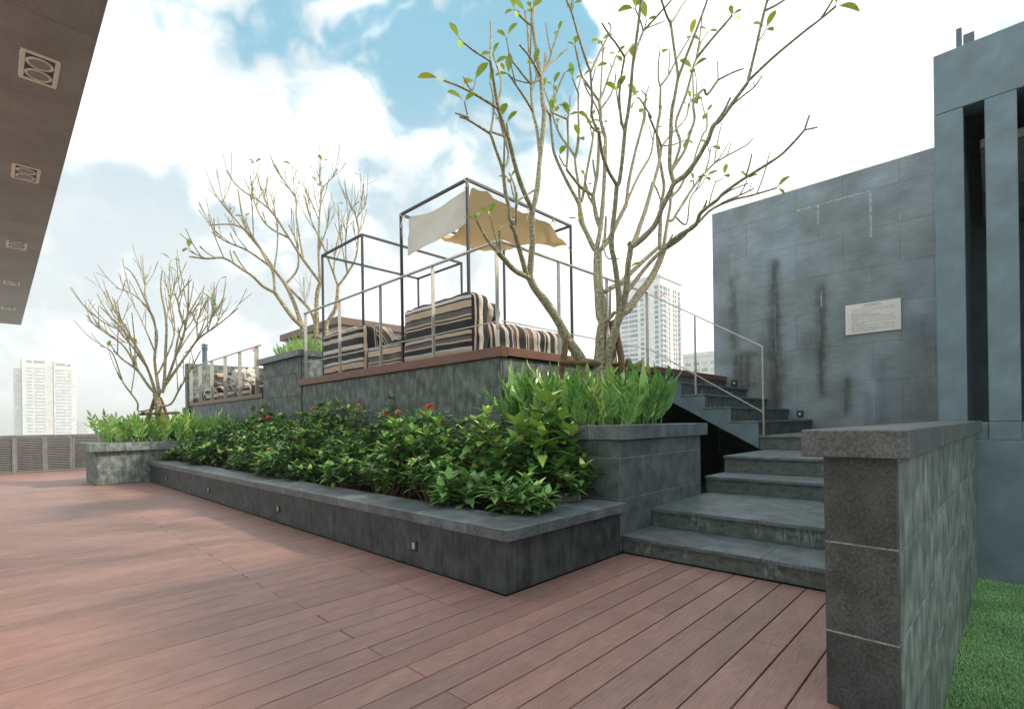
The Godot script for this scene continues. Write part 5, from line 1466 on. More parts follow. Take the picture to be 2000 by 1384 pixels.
# ---------------------------------------------------------------- cabanas and soft seating
func soft_box(lo: Vector3, hi: Vector3, r: float, cuts: int, puff: float, mode: int, s_off: float, seed_: int, crumple := 0.03) -> ArrayMesh:
	# cushion: rounded box with a stripe coordinate. lo and hi in (x, y, z)
	var nz := fnl(seed_, 2.2, 3)
	var st := Acc.new()
	var c := (lo + hi) * 0.5
	var h := (hi - lo) * 0.5
	var inner := h - Vector3.ONE * r
	for f in 6:
		var ax := f / 2
		var sg := 1.0 if f % 2 else -1.0
		var u := (ax + 1) % 3
		var w := (ax + 2) % 3
		var k := st.v.size()
		for j in cuts + 1:
			for i in cuts + 1:
				var p := Vector3.ZERO
				p[ax] = sg * h[ax]
				p[u] = lerpf(-h[u], h[u], float(i) / cuts)
				p[w] = lerpf(-h[w], h[w], float(j) / cuts)
				var core := Vector3(clampf(p.x, -inner.x, inner.x), clampf(p.y, -inner.y, inner.y), clampf(p.z, -inner.z, inner.z))
				var d := (p - core).normalized()
				var q := core + d * r
				var e: float = (1.0 - pow(p[u] / h[u], 2.0)) * (1.0 - pow(p[w] / h[w], 2.0))
				q[ax] += sg * puff * e
				q += d * crumple * nz.get_noise_3dv(c + q * (1.6 if crumple < 0.05 else 3.0))
				var wp := c + q
				st.v.append(wp)
				st.n.append(d)
				var s := 0.0
				if ax == 0:
					s = wp.y - lo.y
				else:
					s = (hi.y - lo.y) + (wp.x - lo.x)
				if mode == 1:
					s = wp.x * 0.9 + wp.y * 0.6
				elif mode == 2:
					s = wp.z * 0.9 + wp.y * 0.5
				st.uv.append(Vector2(s * 0.95 + s_off + 0.01 * nz.get_noise_3dv(wp * 1.2), (wp.z if ax != 2 else wp.y) * 1.3))
				st.c.append(Color.WHITE)
		for j in cuts:
			for i in cuts:
				var a := k + j * (cuts + 1) + i
				st.idx.append_array(PackedInt32Array([a, a + 1, a + cuts + 1, a + 1, a + cuts + 2, a + cuts + 1]))
	var tool := SurfaceTool.new()
	tool.create_from(st.mesh(), 0)
	tool.generate_normals()
	return tool.commit()

func frame(called: String, label: String, a0: float, a1: float, b0: float, b1: float, top: float) -> Node3D:
	var t := thing(called, label, "cabana", P((a0 + a1) * 0.5, 1.895, (b0 + b1) * 0.5))
	var o := t.position
	var w := 0.034
	for a in [a0, a1]:
		for b in [b0, b1]:
			bar(t, "post", P(a, 1.895, b) - o, P(a, top - 0.018, b) - o, w, w, M.frame)
	for b in [b0, b1]:
		bar(t, "beam", P(a0 + 0.0175, top, b) - o, P(a1 - 0.0175, top, b) - o, w, w + 0.002, M.frame)
	for a in [a0, a1]:
		bar(t, "beam", P(a, top, b0 - 0.017) - o, P(a, top, b1 + 0.017) - o, w, w, M.frame)
	return t

func sheet_patch(rows: Array, sub: int, wrinkle: float, seed_: int) -> ArrayMesh:
	# bilinear-smooth cloth through rows of points
	var nz := fnl(seed_, 1.6, 3)
	var st := Acc.new()
	var nr := rows.size()
	var dense := []
	for r in rows:
		var rad := []
		for q in r:
			rad.append(0.0)
		dense.append(curve(r, rad, sub)[0])
	var m: int = dense[0].size()
	var cols := []
	for i in m:
		var line := []
		var rad := []
		for r in nr:
			line.append(dense[r][i])
			rad.append(0.0)
		cols.append(curve(line, rad, sub)[0])
	var n: int = cols[0].size()
	for i in m:
		for j in n:
			var p: Vector3 = cols[i][j]
			p += Vector3(0.6, 0.8, 0.6) * wrinkle * nz.get_noise_3dv(p * 2.2)
			st.v.append(p); st.n.append(Vector3.UP); st.uv.append(Vector2(i, j)); st.c.append(Color.WHITE)
	for i in m - 1:
		for j in n - 1:
			var a := i * n + j
			st.idx.append_array(PackedInt32Array([a, a + 1, a + n, a + 1, a + n + 1, a + n]))
	var tool := SurfaceTool.new()
	tool.create_from(st.mesh(false), 0)
	tool.generate_normals()
	return tool.commit()

func build_cabanas() -> void:
	var f1 := frame("cabana_frame", "dark steel cabana frame with a canvas roof sheet", 4.2, 6.35, 4.766, 6.25, 4.14)
	frame("cabana_frame", "bare dark steel cabana frame without canvas", 4.2, 6.31, 7.366, 8.78, 4.15)
	var cv := thing("canvas_canopy", "tan canvas sheet tied under the nearer cabana frame", "canopy", P(5.2, 4.1, 5.4))
	var o := cv.position
	var rows := [
		[P(4.32, 4.10, 4.79) - o, P(4.7, 4.085, 4.79) - o, P(5.3, 4.06, 4.79) - o, P(5.85, 4.05, 4.80) - o, P(6.28, 3.80, 4.80) - o],
		[P(4.35, 3.86, 5.0) - o, P(4.7, 3.82, 5.05) - o, P(5.3, 3.86, 5.05) - o, P(5.85, 3.90, 5.05) - o, P(6.2, 3.84, 5.0) - o],
		[P(4.36, 3.60, 5.25) - o, P(4.75, 3.64, 5.42) - o, P(5.2, 3.66, 5.45) - o, P(5.8, 3.86, 5.40) - o, P(6.22, 3.98, 5.3) - o],
		[P(4.38, 3.74, 5.7) - o, P(4.75, 3.78, 5.8) - o, P(5.2, 3.82, 5.8) - o, P(5.8, 3.98, 5.75) - o, P(6.24, 4.05, 5.7) - o],
		[P(4.36, 4.06, 6.2) - o, P(4.75, 4.08, 6.22) - o, P(5.2, 4.08, 6.22) - o, P(5.8, 4.1, 6.22) - o, P(6.3, 4.1, 6.22) - o]]
	put(sheet_patch(rows, 6, 0.055, 3), "roof_sheet", M.canvas, cv)
	var flap := [
		[P(4.235, 4.05, 4.80) - o, P(4.235, 4.02, 5.1) - o, P(4.235, 3.985, 5.52) - o, P(4.235, 4.06, 6.1) - o],
		[P(4.25, 3.86, 4.82) - o, P(4.22, 3.80, 5.1) - o, P(4.245, 3.78, 5.55) - o, P(4.235, 3.82, 6.12) - o],
		[P(4.26, 3.64, 4.85) - o, P(4.23, 3.57, 5.13) - o, P(4.21, 3.535, 5.62) - o, P(4.24, 3.52, 6.14) - o]]
	put(sheet_patch(flap, 6, 0.028, 9), "hanging_flap", M.canvas_pale, cv)
	# ties
	for p in [P(4.2, 4.12, 4.77), P(4.2, 4.12, 6.22), P(5.9, 4.12, 4.77), P(6.34, 3.78, 4.78), P(5.35, 4.12, 4.77)]:
		var st := Acc.new()
		var rr := RandomNumberGenerator.new()
		rr.seed = int(p.x * 100 + p.z * 33)
		for k in 4:
			var q1: Vector3 = p - o
			var e := q1 + Vector3(rr.randf_range(-0.05, 0.08), -rr.randf_range(0.05, 0.22), rr.randf_range(-0.04, 0.04))
			st.tube([q1, (q1 + e) * 0.5 + Vector3(0.015, 0.01, 0.01), e], [0.007, 0.006, 0.004], 5)
		var loop := []
		var lr := []
		for k in 13:
			var a := TAU * k / 12.0
			loop.append(p - o + Vector3(cos(a) * 0.028, sin(a) * 0.028, sin(a * 2.0) * 0.02))
			lr.append(0.008)
		st.tube(loop, lr, 5)
		put(st.mesh(), "tie_rope", M.rope, cv)
	# nearer daybed
	var s := thing("striped_daybed", "black and beige striped daybed under the canvas canopy", "daybed", P(5.2, 1.895, 5.5))
	o = s.position
	put(soft_box(P(4.16, 1.90, 6.19) - o, P(4.50, 2.715, 4.68) - o, 0.085, 18, 0.02, 0, 0.05, 1), "backrest", M.fabric, s)
	put(soft_box(P(4.40, 1.90, 6.15) - o, P(6.12, 2.40, 4.66) - o, 0.15, 20, 0.03, 0, 0.33, 2), "mattress", M.fabric, s)
	put(soft_box(P(4.46, 2.36, 5.9) - o, P(4.78, 2.66, 4.72) - o, 0.12, 14, 0.02, 0, 0.6, 3), "bolster", M.fabric, s)
	# farther daybed and its ottoman
	var s2 := thing("striped_daybed", "striped daybed under the bare cabana frame", "daybed", P(5.2, 1.895, 8.0))
	o = s2.position
	put(soft_box(P(4.16, 1.90, 8.79) - o, P(4.46, 2.69, 7.31) - o, 0.085, 16, 0.02, 0, 0.55, 4), "backrest", M.fabric, s2)
	put(soft_box(P(4.40, 1.90, 8.7) - o, P(6.0, 2.22, 7.34) - o, 0.12, 16, 0.03, 0, 0.2, 5), "mattress", M.fabric, s2)
	put(soft_box(P(4.44, 2.2, 7.9) - o, P(4.80, 2.72, 7.32) - o, 0.14, 14, 0.02, 1, 0.75, 6), "pillow", M.fabric, s2)
	var ot := thing("striped_ottoman", "low striped seat between the two daybeds", "ottoman", P(4.8, 1.895, 6.78))
	o = ot.position
	put(soft_box(P(4.2, 1.90, 7.28) - o, P(5.5, 2.28, 6.27) - o, 0.07, 14, 0.02, 0, 0.42, 7), "seat", M.fabric, ot)
	put(soft_box(P(4.25, 2.24, 6.62) - o, P(4.9, 2.37, 6.26) - o, 0.055, 12, 0.02, 1, 0.1, 8), "cushion", M.fabric, ot)
	# heaped cushions on the lower terrace
	var specs := [
		[4.15, 4.75, 1.75, 1.98, 14.9, 15.9, "lowest", 0], [4.2, 4.7, 1.98, 2.16, 15.0, 15.7, "second", 1], [4.2, 4.6, 2.16, 2.52, 15.15, 15.55, "dark upright", 2],
		[4.15, 4.8, 1.75, 1.95, 13.5, 14.8, "", 0], [4.2, 4.75, 1.95, 2.18, 13.6, 14.6, "", 2], [4.2, 4.6, 2.18, 2.46, 13.9, 14.5, "", 1],
		[4.15, 4.7, 1.75, 2.05, 12.5, 13.4, "", 0], [4.2, 4.65, 1.75, 2.0, 11.5, 12.3, "", 1], [4.2, 4.6, 2.0, 2.3, 11.6, 12.2, "", 2], [4.25, 4.6, 2.3, 2.6, 11.3, 11.9, "", 0], [4.15, 4.6, 1.75, 2.1, 16.0, 16.4, "", 2]]
	var names := ["flat striped cushion at the bottom of the far left heap", "striped cushion on top of the flat far left cushion", "dark upright cushion topping the far left heap",
		"wide striped cushion at the bottom of the middle heap", "striped cushion second in the middle heap", "pale cushion topping the middle heap of the lower terrace",
		"single striped cushion between the heaps on the lower terrace", "striped cushion at the bottom of the heap beside the pillar planter", "striped cushion second in the heap beside the pillar planter", "puffy cushion topping the heap beside the pillar planter", "dark cushion against the far end wall of the lower terrace"]
	for k in specs.size():
		var q: Array = specs[k]
		var c := thing("striped_cushion", names[k], "cushion", P((q[0] + q[1]) * 0.5, q[2], (q[4] + q[5]) * 0.5), "cushions heaped on the lower terrace")
		o = c.position
		put(soft_box(P(q[0], q[2], q[5]) - o, P(q[1], q[3], q[4]) - o, 0.08, 10, 0.015, q[7], k * 0.17, 20 + k), "cover", M.fabric, c)
	var bl := thing("canvas_bundle", "crumpled off-white canvas thrown over the cushions on the lower terrace", "cloth", P(4.25, 2.0, 13.2))
	put(soft_box(Vector3(-0.2, -0.05, -0.35), Vector3(0.25, 0.42, 0.3), 0.16, 22, 0.02, 0, 0, 41, 0.11), "cloth", M.canvas_pale, bl)
	var pk := thing("pink_blossom", "small pink blossom above the lower terrace railing", "flower", P(4.6, 1.75, 13.45))
	var r2 := RandomNumberGenerator.new()
	r2.seed = 8
	var ps := Acc.new()
	ps.tube([Vector3(0, 0, 0), Vector3(0.02, 0.6, 0), Vector3(0, 1.2, 0.02)], [0.01, 0.008, 0.006], 5)
	put(ps.mesh(), "stem", M.stem, pk)
	flower_head(pk, Vector3(0, 1.22, 0), 0.05, M.petal_pink, r2)

func build_house() -> void:
	var t := thing("roof_pavilion", "small white pavilion with brown eaves behind the middle tree", "building", P(6.5, 1.745, 12.7))
	var o := t.position
	slab(t, "wall", 6.6, 9.8, 1.745, 3.80, 12.8, 16.4, M.roof_wall, 0.01)
	slab(t, "eaves", 6.42, 9.95, 3.78, 3.98, 12.62, 16.48, M.roof_trim, 0.01)
	slab(t, "roof_top", 6.6, 9.8, 3.98, 4.03, 12.8, 16.4, M.roof_trim, 0.01)
	for c in t.get_children():
		c.position -= o
	var p := thing("vent_pipe", "dark blue vent pipe with ringed cap behind the end wall", "pipe", P(4.56, 0.0, 17.5))
	var st := Acc.new()
	st.tube([Vector3(0, 0, 0), Vector3(0, 3.5, 0)], [0.07, 0.07], 16)
	put(st.mesh(), "pipe", M.pipe, p)
	for k in 4:
		var rg := CylinderMesh.new()
		rg.top_radius = 0.088
		rg.bottom_radius = 0.088
		rg.height = 0.025
		put(rg, "cap_ring", M.pipe, p, Transform3D(Basis(), Vector3(0, 3.46 + k * 0.05, 0)))

# ---------------------------------------------------------------- far city
func pane_grid(parent: Node, axis: String, at: float, list: Array, o: Vector3) -> void:
	for q in list:
		# [s0, s1, y0, y1, material]
		if axis == "z":
			slab(parent, "window", q[0], q[1], q[2], q[3], at, at + 0.4, q[4], 0.0).position -= o
		else:
			slab(parent, "window", at, at + 0.4, q[2], q[3], q[0], q[1], q[4], 0.0).position -= o

func build_city() -> void:
	var g := structure("city_ground")
	slab(g, "ground_sheet", -6000, 6000, -61, -60, -3000, 9000, mat(lin(0.30, 0.33, 0.31), 0.9), 0.1)
	# left white tower
	var t := thing("white_tower", "distant white apartment tower beyond the louvred screen", "building", P(24, -60, 410))
	var o := t.position
	slab(t, "wall", 11.9, 22.3, -60, 43.2, 400, 424, M.white, 0.1).position -= o
	slab(t, "wall", 25.3, 35.4, -60, 42.0, 400.5, 424, M.white, 0.1).position -= o
	slab(t, "core_strip", 22.35, 25.25, -60, 41.2, 400.9, 424, M.white2, 0.1).position -= o
	slab(t, "roof_box", 8.8, 11.85, -60, 37.0, 406, 424, M.white, 0.1).position -= o
	var list := []
	for k in 23:
		var y := 36.5 - k * 1.93
		if y < -8:
			break
		list.append([13.7, 16.2, y, y + 0.8, M.pane_pale]); list.append([17.0, 21.7, y, y + 0.7, M.pane_pale])
	pane_grid(t, "z", 399.85, list, o)
	list = []
	for k in 23:
		var y := 36.0 - k * 1.93
		if y < -8:
			break
		list.append([26.2, 30.6, y, y + 0.7, M.pane_pale]); list.append([31.3, 33.2, y, y + 0.6, M.pane_pale])
	pane_grid(t, "z", 400.35, list, o)
	pane_grid(t, "z", 399.85, [[13.8, 16.0, 40.0, 41.4, M.pane[2]], [17.1, 21.5, 40.0, 41.4, M.pane[2]]], o)
	pane_grid(t, "z", 400.35, [[26.3, 30.5, 39.3, 40.6, M.pane[2]], [31.4, 33.0, 38.9, 40.2, M.pane[2]]], o)
	var lb := thing("low_white_block", "low distant white block right of the white tower", "building", P(62, -60, 600))
	o = lb.position
	slab(lb, "wall", 54.0, 61.0, -60, 8.6, 600, 620, M.white2, 0.1).position -= o
	slab(lb, "wall", 61.1, 69.0, -60, 11.0, 601, 620, M.white, 0.1).position -= o
	list = []
	for k in 6:
		list.append([54.8, 60.2, 6.6 - k * 2.6, 7.7 - k * 2.6, M.pane_pale])
	pane_grid(lb, "z", 599.8, list, o)
	# right tower: left face looks to -x, right face to +z
	var r := thing("balcony_tower", "white apartment tower with balconies behind the big tree", "building", P(270, -60, 145))
	o = r.position
	slab(r, "wall", 255.2, 281.5, -60, 80.2, 131.2, 158, M.white, 0.1).position -= o
	slab(r, "parapet", 254.6, 282.2, 80.25, 81.9, 130.6, 158.4, M.white2, 0.1).position -= o
	for k in 38:
		var y := 74.0 - k * 2.75
		if y < 15:
			break
		var m: Material = M.pane[rng.randi() % 3]
		var m2: Material = M.pane[rng.randi() % 3]
		var top_floors := k < 2
		# left face
		if not top_floors:
			var w1 := slab(r, "window", 255.0, 255.4, y, y + 1.5, 151.2, 155.5, m, 0.0)
			w1.position -= o
			var w2 := slab(r, "window", 255.0, 255.4, y, y + 1.5, 145.2, 150.4, m2, 0.0)
			w2.position -= o
			for q in [147.0, 148.7]:
				var mu := slab(w2, "mullion", 254.93, 254.99, y, y + 1.5, q, q + 0.12, M.white, 0.0)
				mu.position -= o + w2.position
			for q in [152.6, 154.0]:
				var mu := slab(w1, "mullion", 254.93, 254.99, y, y + 1.5, q, q + 0.12, M.white, 0.0)
				mu.position -= o + w1.position
		slab(r, "window", 255.0, 255.4, y, y + 1.7, 141.2, 143.2, M.red if k == 10 and false else m, 0.0).position -= o
		slab(r, "window", 255.0, 255.4, y, y + 1.8, 132.4, 134.4, M.pane[rng.randi() % 2], 0.0).position -= o
		# right face: slim windows and balconies
		for a in [262.5, 265.2, 270.8, 273.5]:
			slab(r, "window", a, a + 0.9, y, y + 1.9, 131.0, 131.4, M.pane[1] if rng.randf() < 0.85 else M.red, 0.0).position -= o
		for a in [255.6, 259.3, 277.2]:
			slab(r, "window", a, a + 2.0, y - 0.2, y + 1.8, 131.0, 131.4, M.pane[1], 0.0).position -= o
			if not top_floors:
				var bal := slab(r, "balcony", a - 0.2, a + 2.6, y - 0.5, y + 0.55, 129.9, 130.95, M.white, 0.05)
				bal.position -= o
	for k in 2:
		slab(r, "window", [257.0, 255.0][k], [258.8, 255.35][k], 70.2 + 0 * k, 71.9, [130.98, 133.0][k], [131.3, 134.4][k], M.red, 0.0).position -= o
	# low white block at the right
	var c := thing("white_office_block", "low white office block between the balcony tower and the stained wall", "building", P(330, -60, 135))
	o = c.position
	slab(c, "wall", 320.2, 350, -60, 42.6, 100, 149, M.white2, 0.1).position -= o
	slab(c, "parapet", 319.6, 350, 42.65, 45.2, 100, 149.4, M.white2, 0.1).position -= o
	for k in 4:
		for q in 7:
			var b := 143.5 - q * 5.6
			var w := slab(c, "window", 320.0, 320.4, 37.0 - k * 4.3, 38.9 - k * 4.3, b, b + 3.6, M.pane[[0, 2, 3, 1][(k + q * 3) % 4]], 0.0)
			w.position -= o
			for s in 2:
				var mu := slab(w, "mullion", 319.92, 319.99, 37.0 - k * 4.3, 38.9 - k * 4.3, b + 1.1 + s * 1.2, b + 1.25 + s * 1.2, M.white, 0.0)
				mu.position -= o + w.position
	# low hills at the horizon
	var hs := structure("far_hills")
	var st := Acc.new()
	var hn := fnl(50, 0.004, 3)
	var prev := Vector3.ZERO
	for k in 61:
		var a := -2500.0 + k * 150.0
		var hh := -20.0 + 50.0 * (0.5 + 0.5 * hn.get_noise_1d(a))
		if k > 0:
			var p0 := Vector3(prev.x, prev.y, -5200)
			var p1 := Vector3(a, hh, -5200)
			st.quad(Vector3(p0.x, -60, -4900), p0, p1, Vector3(p1.x, -60, -4900))
			st.quad(p0, Vector3(p0.x, -60, -5600), Vector3(p1.x, -60, -5600), p1)
		prev = Vector3(a, hh, 0)
	put(st.mesh(), "ridge", mat(lin(0.22, 0.28, 0.26), 0.9), hs)

# ---------------------------------------------------------------- planting
func build_plants() -> void:
	for k in 3:
		leaf_meshes.append(leaf_shape([0.38, 0.33, 0.42][k], [0.25, 0.4, 0.12][k], [0.35, 0.25, 0.3][k]))
		leaf_mesh_res.append(leaf_meshes[k].mesh())
	var fr := RandomNumberGenerator.new()
	fr.seed = 3
	tree_leaf_mesh = leaf_shape(0.40, 0.3, 0.3, 7).mesh()
	for k in 7:
		frond_meshes.append(frond_shape(fr, [0.12, 0.25, 0.4, 0.18, 0.3, 0.15, 0.35][k], [6, 7, 6, 7, 5, 0, 6][k]))
	# ferns in the square planter
	var r2 := RandomNumberGenerator.new()
	r2.seed = 12
	var n := 0
	for i in 6:
		for j in 5:
			var a := 3.93 + i * 0.16 + r2.randf_range(-0.05, 0.05)
			var b := 2.50 + j * 0.30 + r2.randf_range(-0.06, 0.06)
			if Vector2(a - 4.45, b - 3.0).length() < 0.12:
				continue
			fern_clump(P(a, 0.955, b), 0.46 + 0.22 * r2.randf() + (0.06 if j > 1 else 0.0), 16, 0.15, "green lobed fern clump in the " + ["front", "second", "middle", "fourth", "back"][j] + " row of the square planter, " + ("left half" if i < 3 else "right half"), "ferns in the square planter", 300 + n, [0, 1, 1, 2, 3, 3, 4, 0])
			n += 1
	for i in 10:
		for j in 2:
			fern_clump(P(1.68 + i * 0.235, 0.72, 12.45 + j * 0.4 + r2.randf_range(-0.08, 0.08)), 0.52 + 0.2 * r2.randf(), 18, 0.17, "bright fern clump in the " + ["front", "back"][j] + " row of the corner planter, " + ("left of" if i < 3 else ("around" if i < 5 else "right of")) + " the trunk", "ferns in the corner planter", 400 + n, [1, 3, 3, 4, 1])
			n += 1
	for i in 4:
		for j in 4:
			fern_clump(P(4.25 + i * 0.3, 2.4, 9.45 + j * 0.38), 0.36 + 0.12 * r2.randf(), 12, 0.15, "yellow-green fern clump in the pillar planter, " + ["front edge", "second row", "third row", "back edge"][i], "ferns in the pillar planter", 500 + n, [3, 3, 4, 1])
			n += 1
	# shrubs of the long bed
	var b := 2.62
	var row := 0
	n = 0
	while b < 12.0:
		for c in 4:
			var a := 2.66 + c * 0.36 + r2.randf_range(-0.07, 0.07)
			var bb := b + r2.randf_range(-0.12, 0.12) + (0.17 if c % 2 else 0.0)
			if bb > 11.95:
				continue
			if c == 3 and bb < 4.1:
				continue
			var hh: float = [0.44, 0.68, 0.85, 0.90][c] * r2.randf_range(0.62, 1.25)
			if bb < 3.3:
				hh *= 0.85
			if c == 0 and r2.randf() < 0.3:
				continue
			var singly: bool = bb < 4.6 and c < 3
			var fl := []
			if c == 2 and bb > 4.6 and bb < 5.2:
				fl = [[Vector3(0.0, hh + 0.0, 0.12), 0.055, M.petal_red]]
			elif c == 3 and r2.randf() < 0.3:
				fl = [[Vector3(r2.randf_range(-0.1, 0.1), hh * 0.98, 0.05), 0.045, M.petal_orange]]
			elif c == 0 and r2.randf() < 0.16:
				fl = [[Vector3(-0.05, hh * 0.95, 0.05), 0.045, M.petal_yellow]]
			elif c == 2 and r2.randf() < 0.12:
				fl = [[Vector3(0, hh, 0.05), 0.045, M.petal_red]]
			var lab: String = "glossy shrub in the " + ["front row", "second row", "third row", "back row"][c] + ", " + ("near end" if bb < 5.0 else ("middle" if bb < 8.5 else "far end")) + " of the long planter"
			if fl.size() > 0:
				lab += ", small " + ("red" if fl[0][2] == M.petal_red else ("orange" if fl[0][2] == M.petal_orange else "yellow")) + " flower head"
			shrub(P(a, 0.30, bb), hh, 0.26, singly, 700 + n, lab, "shrubs in the long planter", 0.16 if c < 3 else 0.17, [0.35, 0.35, 0.45, 0.45][c], fl)
			n += 1
		b += 0.42
	# large-leaved plant in front of the square planter
	shrub(P(3.3, 0.30, 2.8), 0.93, 0.27, true, 990, "tall large-leaved plant drooping over the corner of the square planter", "", 0.25, 0.9, [], true)
	shrub(P(3.15, 0.30, 3.4), 0.98, 0.13, true, 991, "slender upright plant with paired leaves left of the large-leaved plant", "", 0.18, 0.9, [], true)
	# rough stone at the back corner of the bed
	var sp := SphereMesh.new()
	sp.radius = 0.5
	sp.height = 1.0
	sp.radial_segments = 24
	sp.rings = 12
	var ar := sp.get_mesh_arrays()
	var vs: PackedVector3Array = ar[Mesh.ARRAY_VERTEX]
	var nz := fnl(61, 1.7, 4)
	for i in vs.size():
		var p := vs[i]
		p = Vector3(signf(p.x) * pow(absf(p.x) * 2.0, 0.5) * 0.5, signf(p.y) * pow(absf(p.y) * 2.0, 0.5) * 0.5, signf(p.z) * pow(absf(p.z) * 2.0, 0.6) * 0.5)
		vs[i] = p * (1.0 + 0.25 * nz.get_noise_3dv(p * 2.0))
	ar[Mesh.ARRAY_VERTEX] = vs
	var am := ArrayMesh.new()
	am.add_surface_from_arrays(Mesh.PRIMITIVE_TRIANGLES, ar)
	var rock := put(am, "garden_stone", M.rock, self, Transform3D(Basis().scaled(Vector3(0.3, 0.24, 0.14)), P(3.3, 0.36, 2.56)))
	tag(rock, "rough grey stone at the corner of the long planter", "stone")

func stake(parent: Node, p: Vector3, q: Vector3, r: float) -> void:
	var st := Acc.new()
	var pts := []
	var rad := []
	var nz := fnl(int(p.x * 1000), 3.0, 2)
	for k in 7:
		pts.append(p.lerp(q, k / 6.0) + Vector3(nz.get_noise_1d(k), 0, nz.get_noise_1d(k + 50)) * 0.012)
		rad.append(r * (1.0 + 0.15 * nz.get_noise_1d(k + 99)))
	st.tube(pts, rad, 9)
	put(st.mesh(), "pole", M.stake, parent)

func build_trees() -> void:
	var base := P(4.43, 0.955, 3.0)
	var roots := [
		[[Vector3(0.0, -0.05, 0.0), Vector3(0.01, 0.35, 0.0), Vector3(4.447, 1.65, -2.993) - base], [0.068, 0.060, 0.056]],
		[[Vector3(-0.02, -0.03, -0.03), Vector3(-0.05, 0.35, -0.09), Vector3(4.328, 1.65, -3.117) - base], [0.06, 0.053, 0.0515]],
		[[Vector3(0.03, -0.03, 0.0), Vector3(0.04, 0.35, 0.02), Vector3(TREE_BIG[BIG_R3][0], TREE_BIG[BIG_R3][1], TREE_BIG[BIG_R3][2]) - base], [0.06, 0.053, 0.05]]]
	tree("frangipani_tree", "large bare-limbed frangipani with sparse leaves in the square planter", TREE_BIG, roots, M.bark, 0.15, 0.5, 1, 41, base, 1.12)
	base = P(4.7, 2.40, 10.2)
	roots = [[[Vector3(0, -0.05, 0), Vector3(TREE_MID[0][0], TREE_MID[0][1], TREE_MID[0][2]) - base], [0.07, 0.05]],
		[[Vector3(-0.05, -0.05, 0), Vector3(TREE_MID[1][0], TREE_MID[1][1], TREE_MID[1][2]) - base], [0.06, 0.045]],
		[[Vector3(0.08, -0.05, 0), Vector3(TREE_MID[14][0], TREE_MID[14][1], TREE_MID[14][2]) - base], [0.06, 0.043]]]
	tree("frangipani_tree", "middle bare frangipani leaning left in the pillar planter", TREE_MID, roots, M.bark2, 0.18, 0.025, 6, 42, base, 1.2)
	base = P(2.42, 0.72, 12.7)
	roots = [[[Vector3(0, -0.05, 0), Vector3(TREE_FAR[0][0], TREE_FAR[0][1], TREE_FAR[0][2]) - base], [0.08, 0.056]],
		[[Vector3(-0.05, -0.05, 0.05), Vector3(TREE_FAR[11][0], TREE_FAR[11][1], TREE_FAR[11][2]) - base], [0.03, 0.018]],
		[[Vector3(0.05, -0.05, 0.02), Vector3(TREE_FAR[12][0], TREE_FAR[12][1], TREE_FAR[12][2]) - base], [0.03, 0.018]]]
	tree("frangipani_tree", "far left bare frangipani in the corner planter", TREE_FAR, roots, M.bark2, 0.2, 0.07, 6, 43, base, 1.2)
	# timber props
	var t := thing("tree_props", "rough timber props lashed round the big frangipani trunk", "tree stake", P(4.45, 0.955, 2.9))
	var o := t.position
	stake(t, P(4.62, 0.955, 2.72) - o, P(4.56, 2.12, 2.86) - o, 0.036)
	stake(t, P(4.95, 0.955, 3.05) - o, P(4.68, 2.14, 2.98) - o, 0.028)
	stake(t, P(3.98, 0.955, 3.28) - o, P(4.12, 1.92, 3.16) - o, 0.032)
	stake(t, P(4.0, 1.66, 3.16) - o, P(4.78, 1.66, 2.80) - o, 0.026)
	stake(t, P(4.60, 1.60, 2.70) - o, P(4.98, 1.70, 2.78) - o, 0.030)
	stake(t, P(4.72, 1.68, 2.80) - o, P(4.98, 1.74, 2.96) - o, 0.028)
	t = thing("tree_props", "timber props round the far left frangipani trunk", "tree stake", P(2.42, 0.72, 12.7))
	o = t.position
	for q in [[-0.32, 0.1], [0.3, 0.1], [0.02, -0.3], [0.05, 0.3]]:
		stake(t, Vector3(q[0], 0, q[1]), Vector3(q[0] * 0.15, 0.98, q[1] * 0.15), 0.032)
	stake(t, Vector3(-0.34, 0.62, 0.16), Vector3(0.36, 0.66, 0.16), 0.026)
	stake(t, Vector3(-0.3, 0.64, 0.2), Vector3(-0.05, 0.66, -0.35), 0.026)

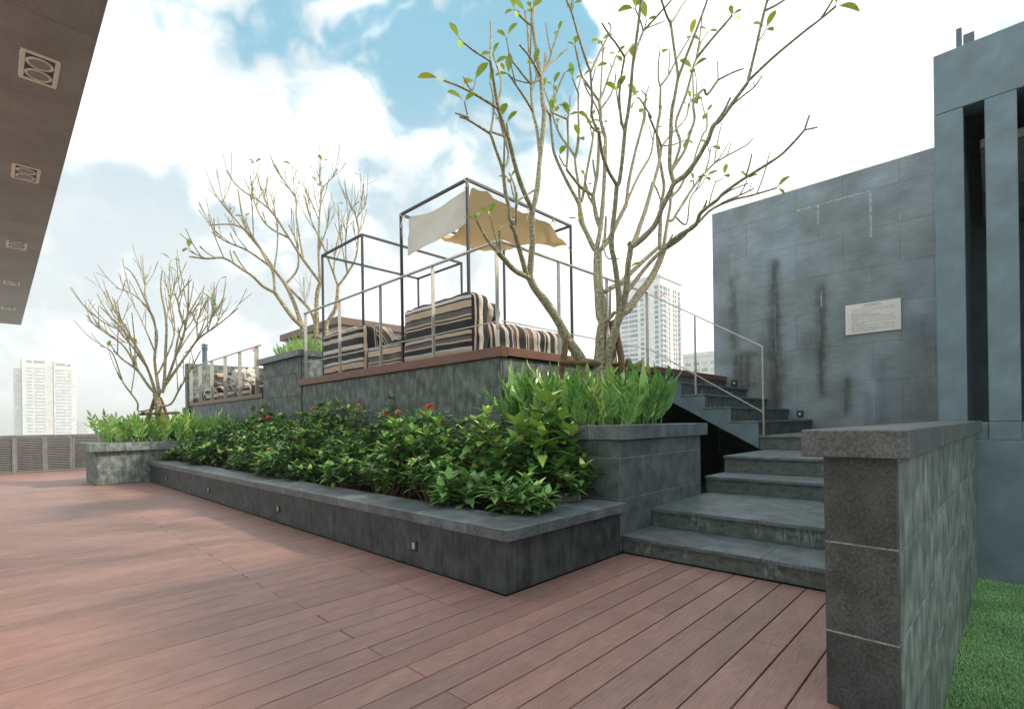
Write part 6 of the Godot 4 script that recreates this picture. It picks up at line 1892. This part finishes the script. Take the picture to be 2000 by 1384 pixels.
func build_wall_items() -> void:
	var s := thing("notice_board", "cream printed notice fixed to the stained wall", "sign", P(9.98, 2.69, 1.4))
	slab(s, "panel", -0.004, 0.02, -0.248, 0.248, -0.372, 0.372, M.sign, 0.002)
	var st := Acc.new()
	st.quad_uv(Vector3(-0.0055, 0.246, -0.37), Vector3(-0.0055, 0.246, 0.37), Vector3(-0.0055, -0.246, 0.37), Vector3(-0.0055, -0.246, -0.37), Vector2(0, 0), Vector2(1, 0), Vector2(1, 1), Vector2(0, 1))
	var m := StandardMaterial3D.new()
	m.albedo_texture = sign_sheet()
	m.roughness = 0.5
	put(st.mesh(), "print", m, s)
	var k := 0
	for q in [[3.605, 1.765], [2.478, 1.145]]:
		var l := thing("wall_light", ["small square wall light by the upper stair end", "small square wall light above the lowest upper step"][k], "lamp", P(9.985, q[1], q[0]), "stair wall lights")
		slab(l, "case", -0.02, 0.014, -0.052, 0.052, -0.052, 0.052, M.black, 0.004)
		slab(l, "lens", -0.024, -0.018, -0.03, 0.016, -0.022, 0.022, M.lens, 0.002)
		k += 1

func _ready() -> void:
	rng.seed = 2024
	# camera: level, slightly rolled, lens shifted upwards
	var cam := Camera3D.new()
	cam.name = "camera"
	cam.position = Vector3(0, 1.05, 0)
	cam.rotation = Vector3(0, deg_to_rad(-46.1), -0.0148)
	var near := 0.05
	cam.set_frustum(near * 1384.0 / 977.0, Vector2(0, near * 134.0 / 977.0), near, 12000.0)
	add_child(cam)
	cam.current = true
	var we := WorldEnvironment.new()
	we.name = "environment"
	var env := Environment.new()
	env.background_mode = Environment.BG_SKY
	env.sky = Sky.new()
	env.sky.sky_material = make_sky()
	env.tonemap_mode = Environment.TONE_MAPPER_LINEAR
	env.tonemap_exposure = 2.4
	env.sdfgi_enabled = true
	env.ssao_enabled = true
	env.ssil_enabled = true
	env.fog_enabled = true
	env.fog_density = 0.0011
	env.fog_light_color = Color(0.93, 0.96, 0.97)
	we.environment = env
	add_child(we)
	var sun := DirectionalLight3D.new()
	sun.name = "sun"
	sun.light_color = Color(1.0, 0.94, 0.85)
	sun.light_energy = 0.7
	sun.light_angular_distance = 3.5
	sun.shadow_enabled = true
	add_child(sun)
	sun.look_at_from_position(Vector3(0.777, 0.83, 0.629) * 30.0, Vector3.ZERO)
	make_materials()
	build_city()
	build_deck()
	build_bed()
	build_box()
	build_stairs()
	build_upper_deck()
	build_left_box()
	build_right_wall()
	build_teal()
	build_pier()
	build_grass()
	build_roof()
	build_louvers()
	build_house()
	build_rails()
	build_cabanas()
	build_plants()
	build_trees()
	build_wall_items()
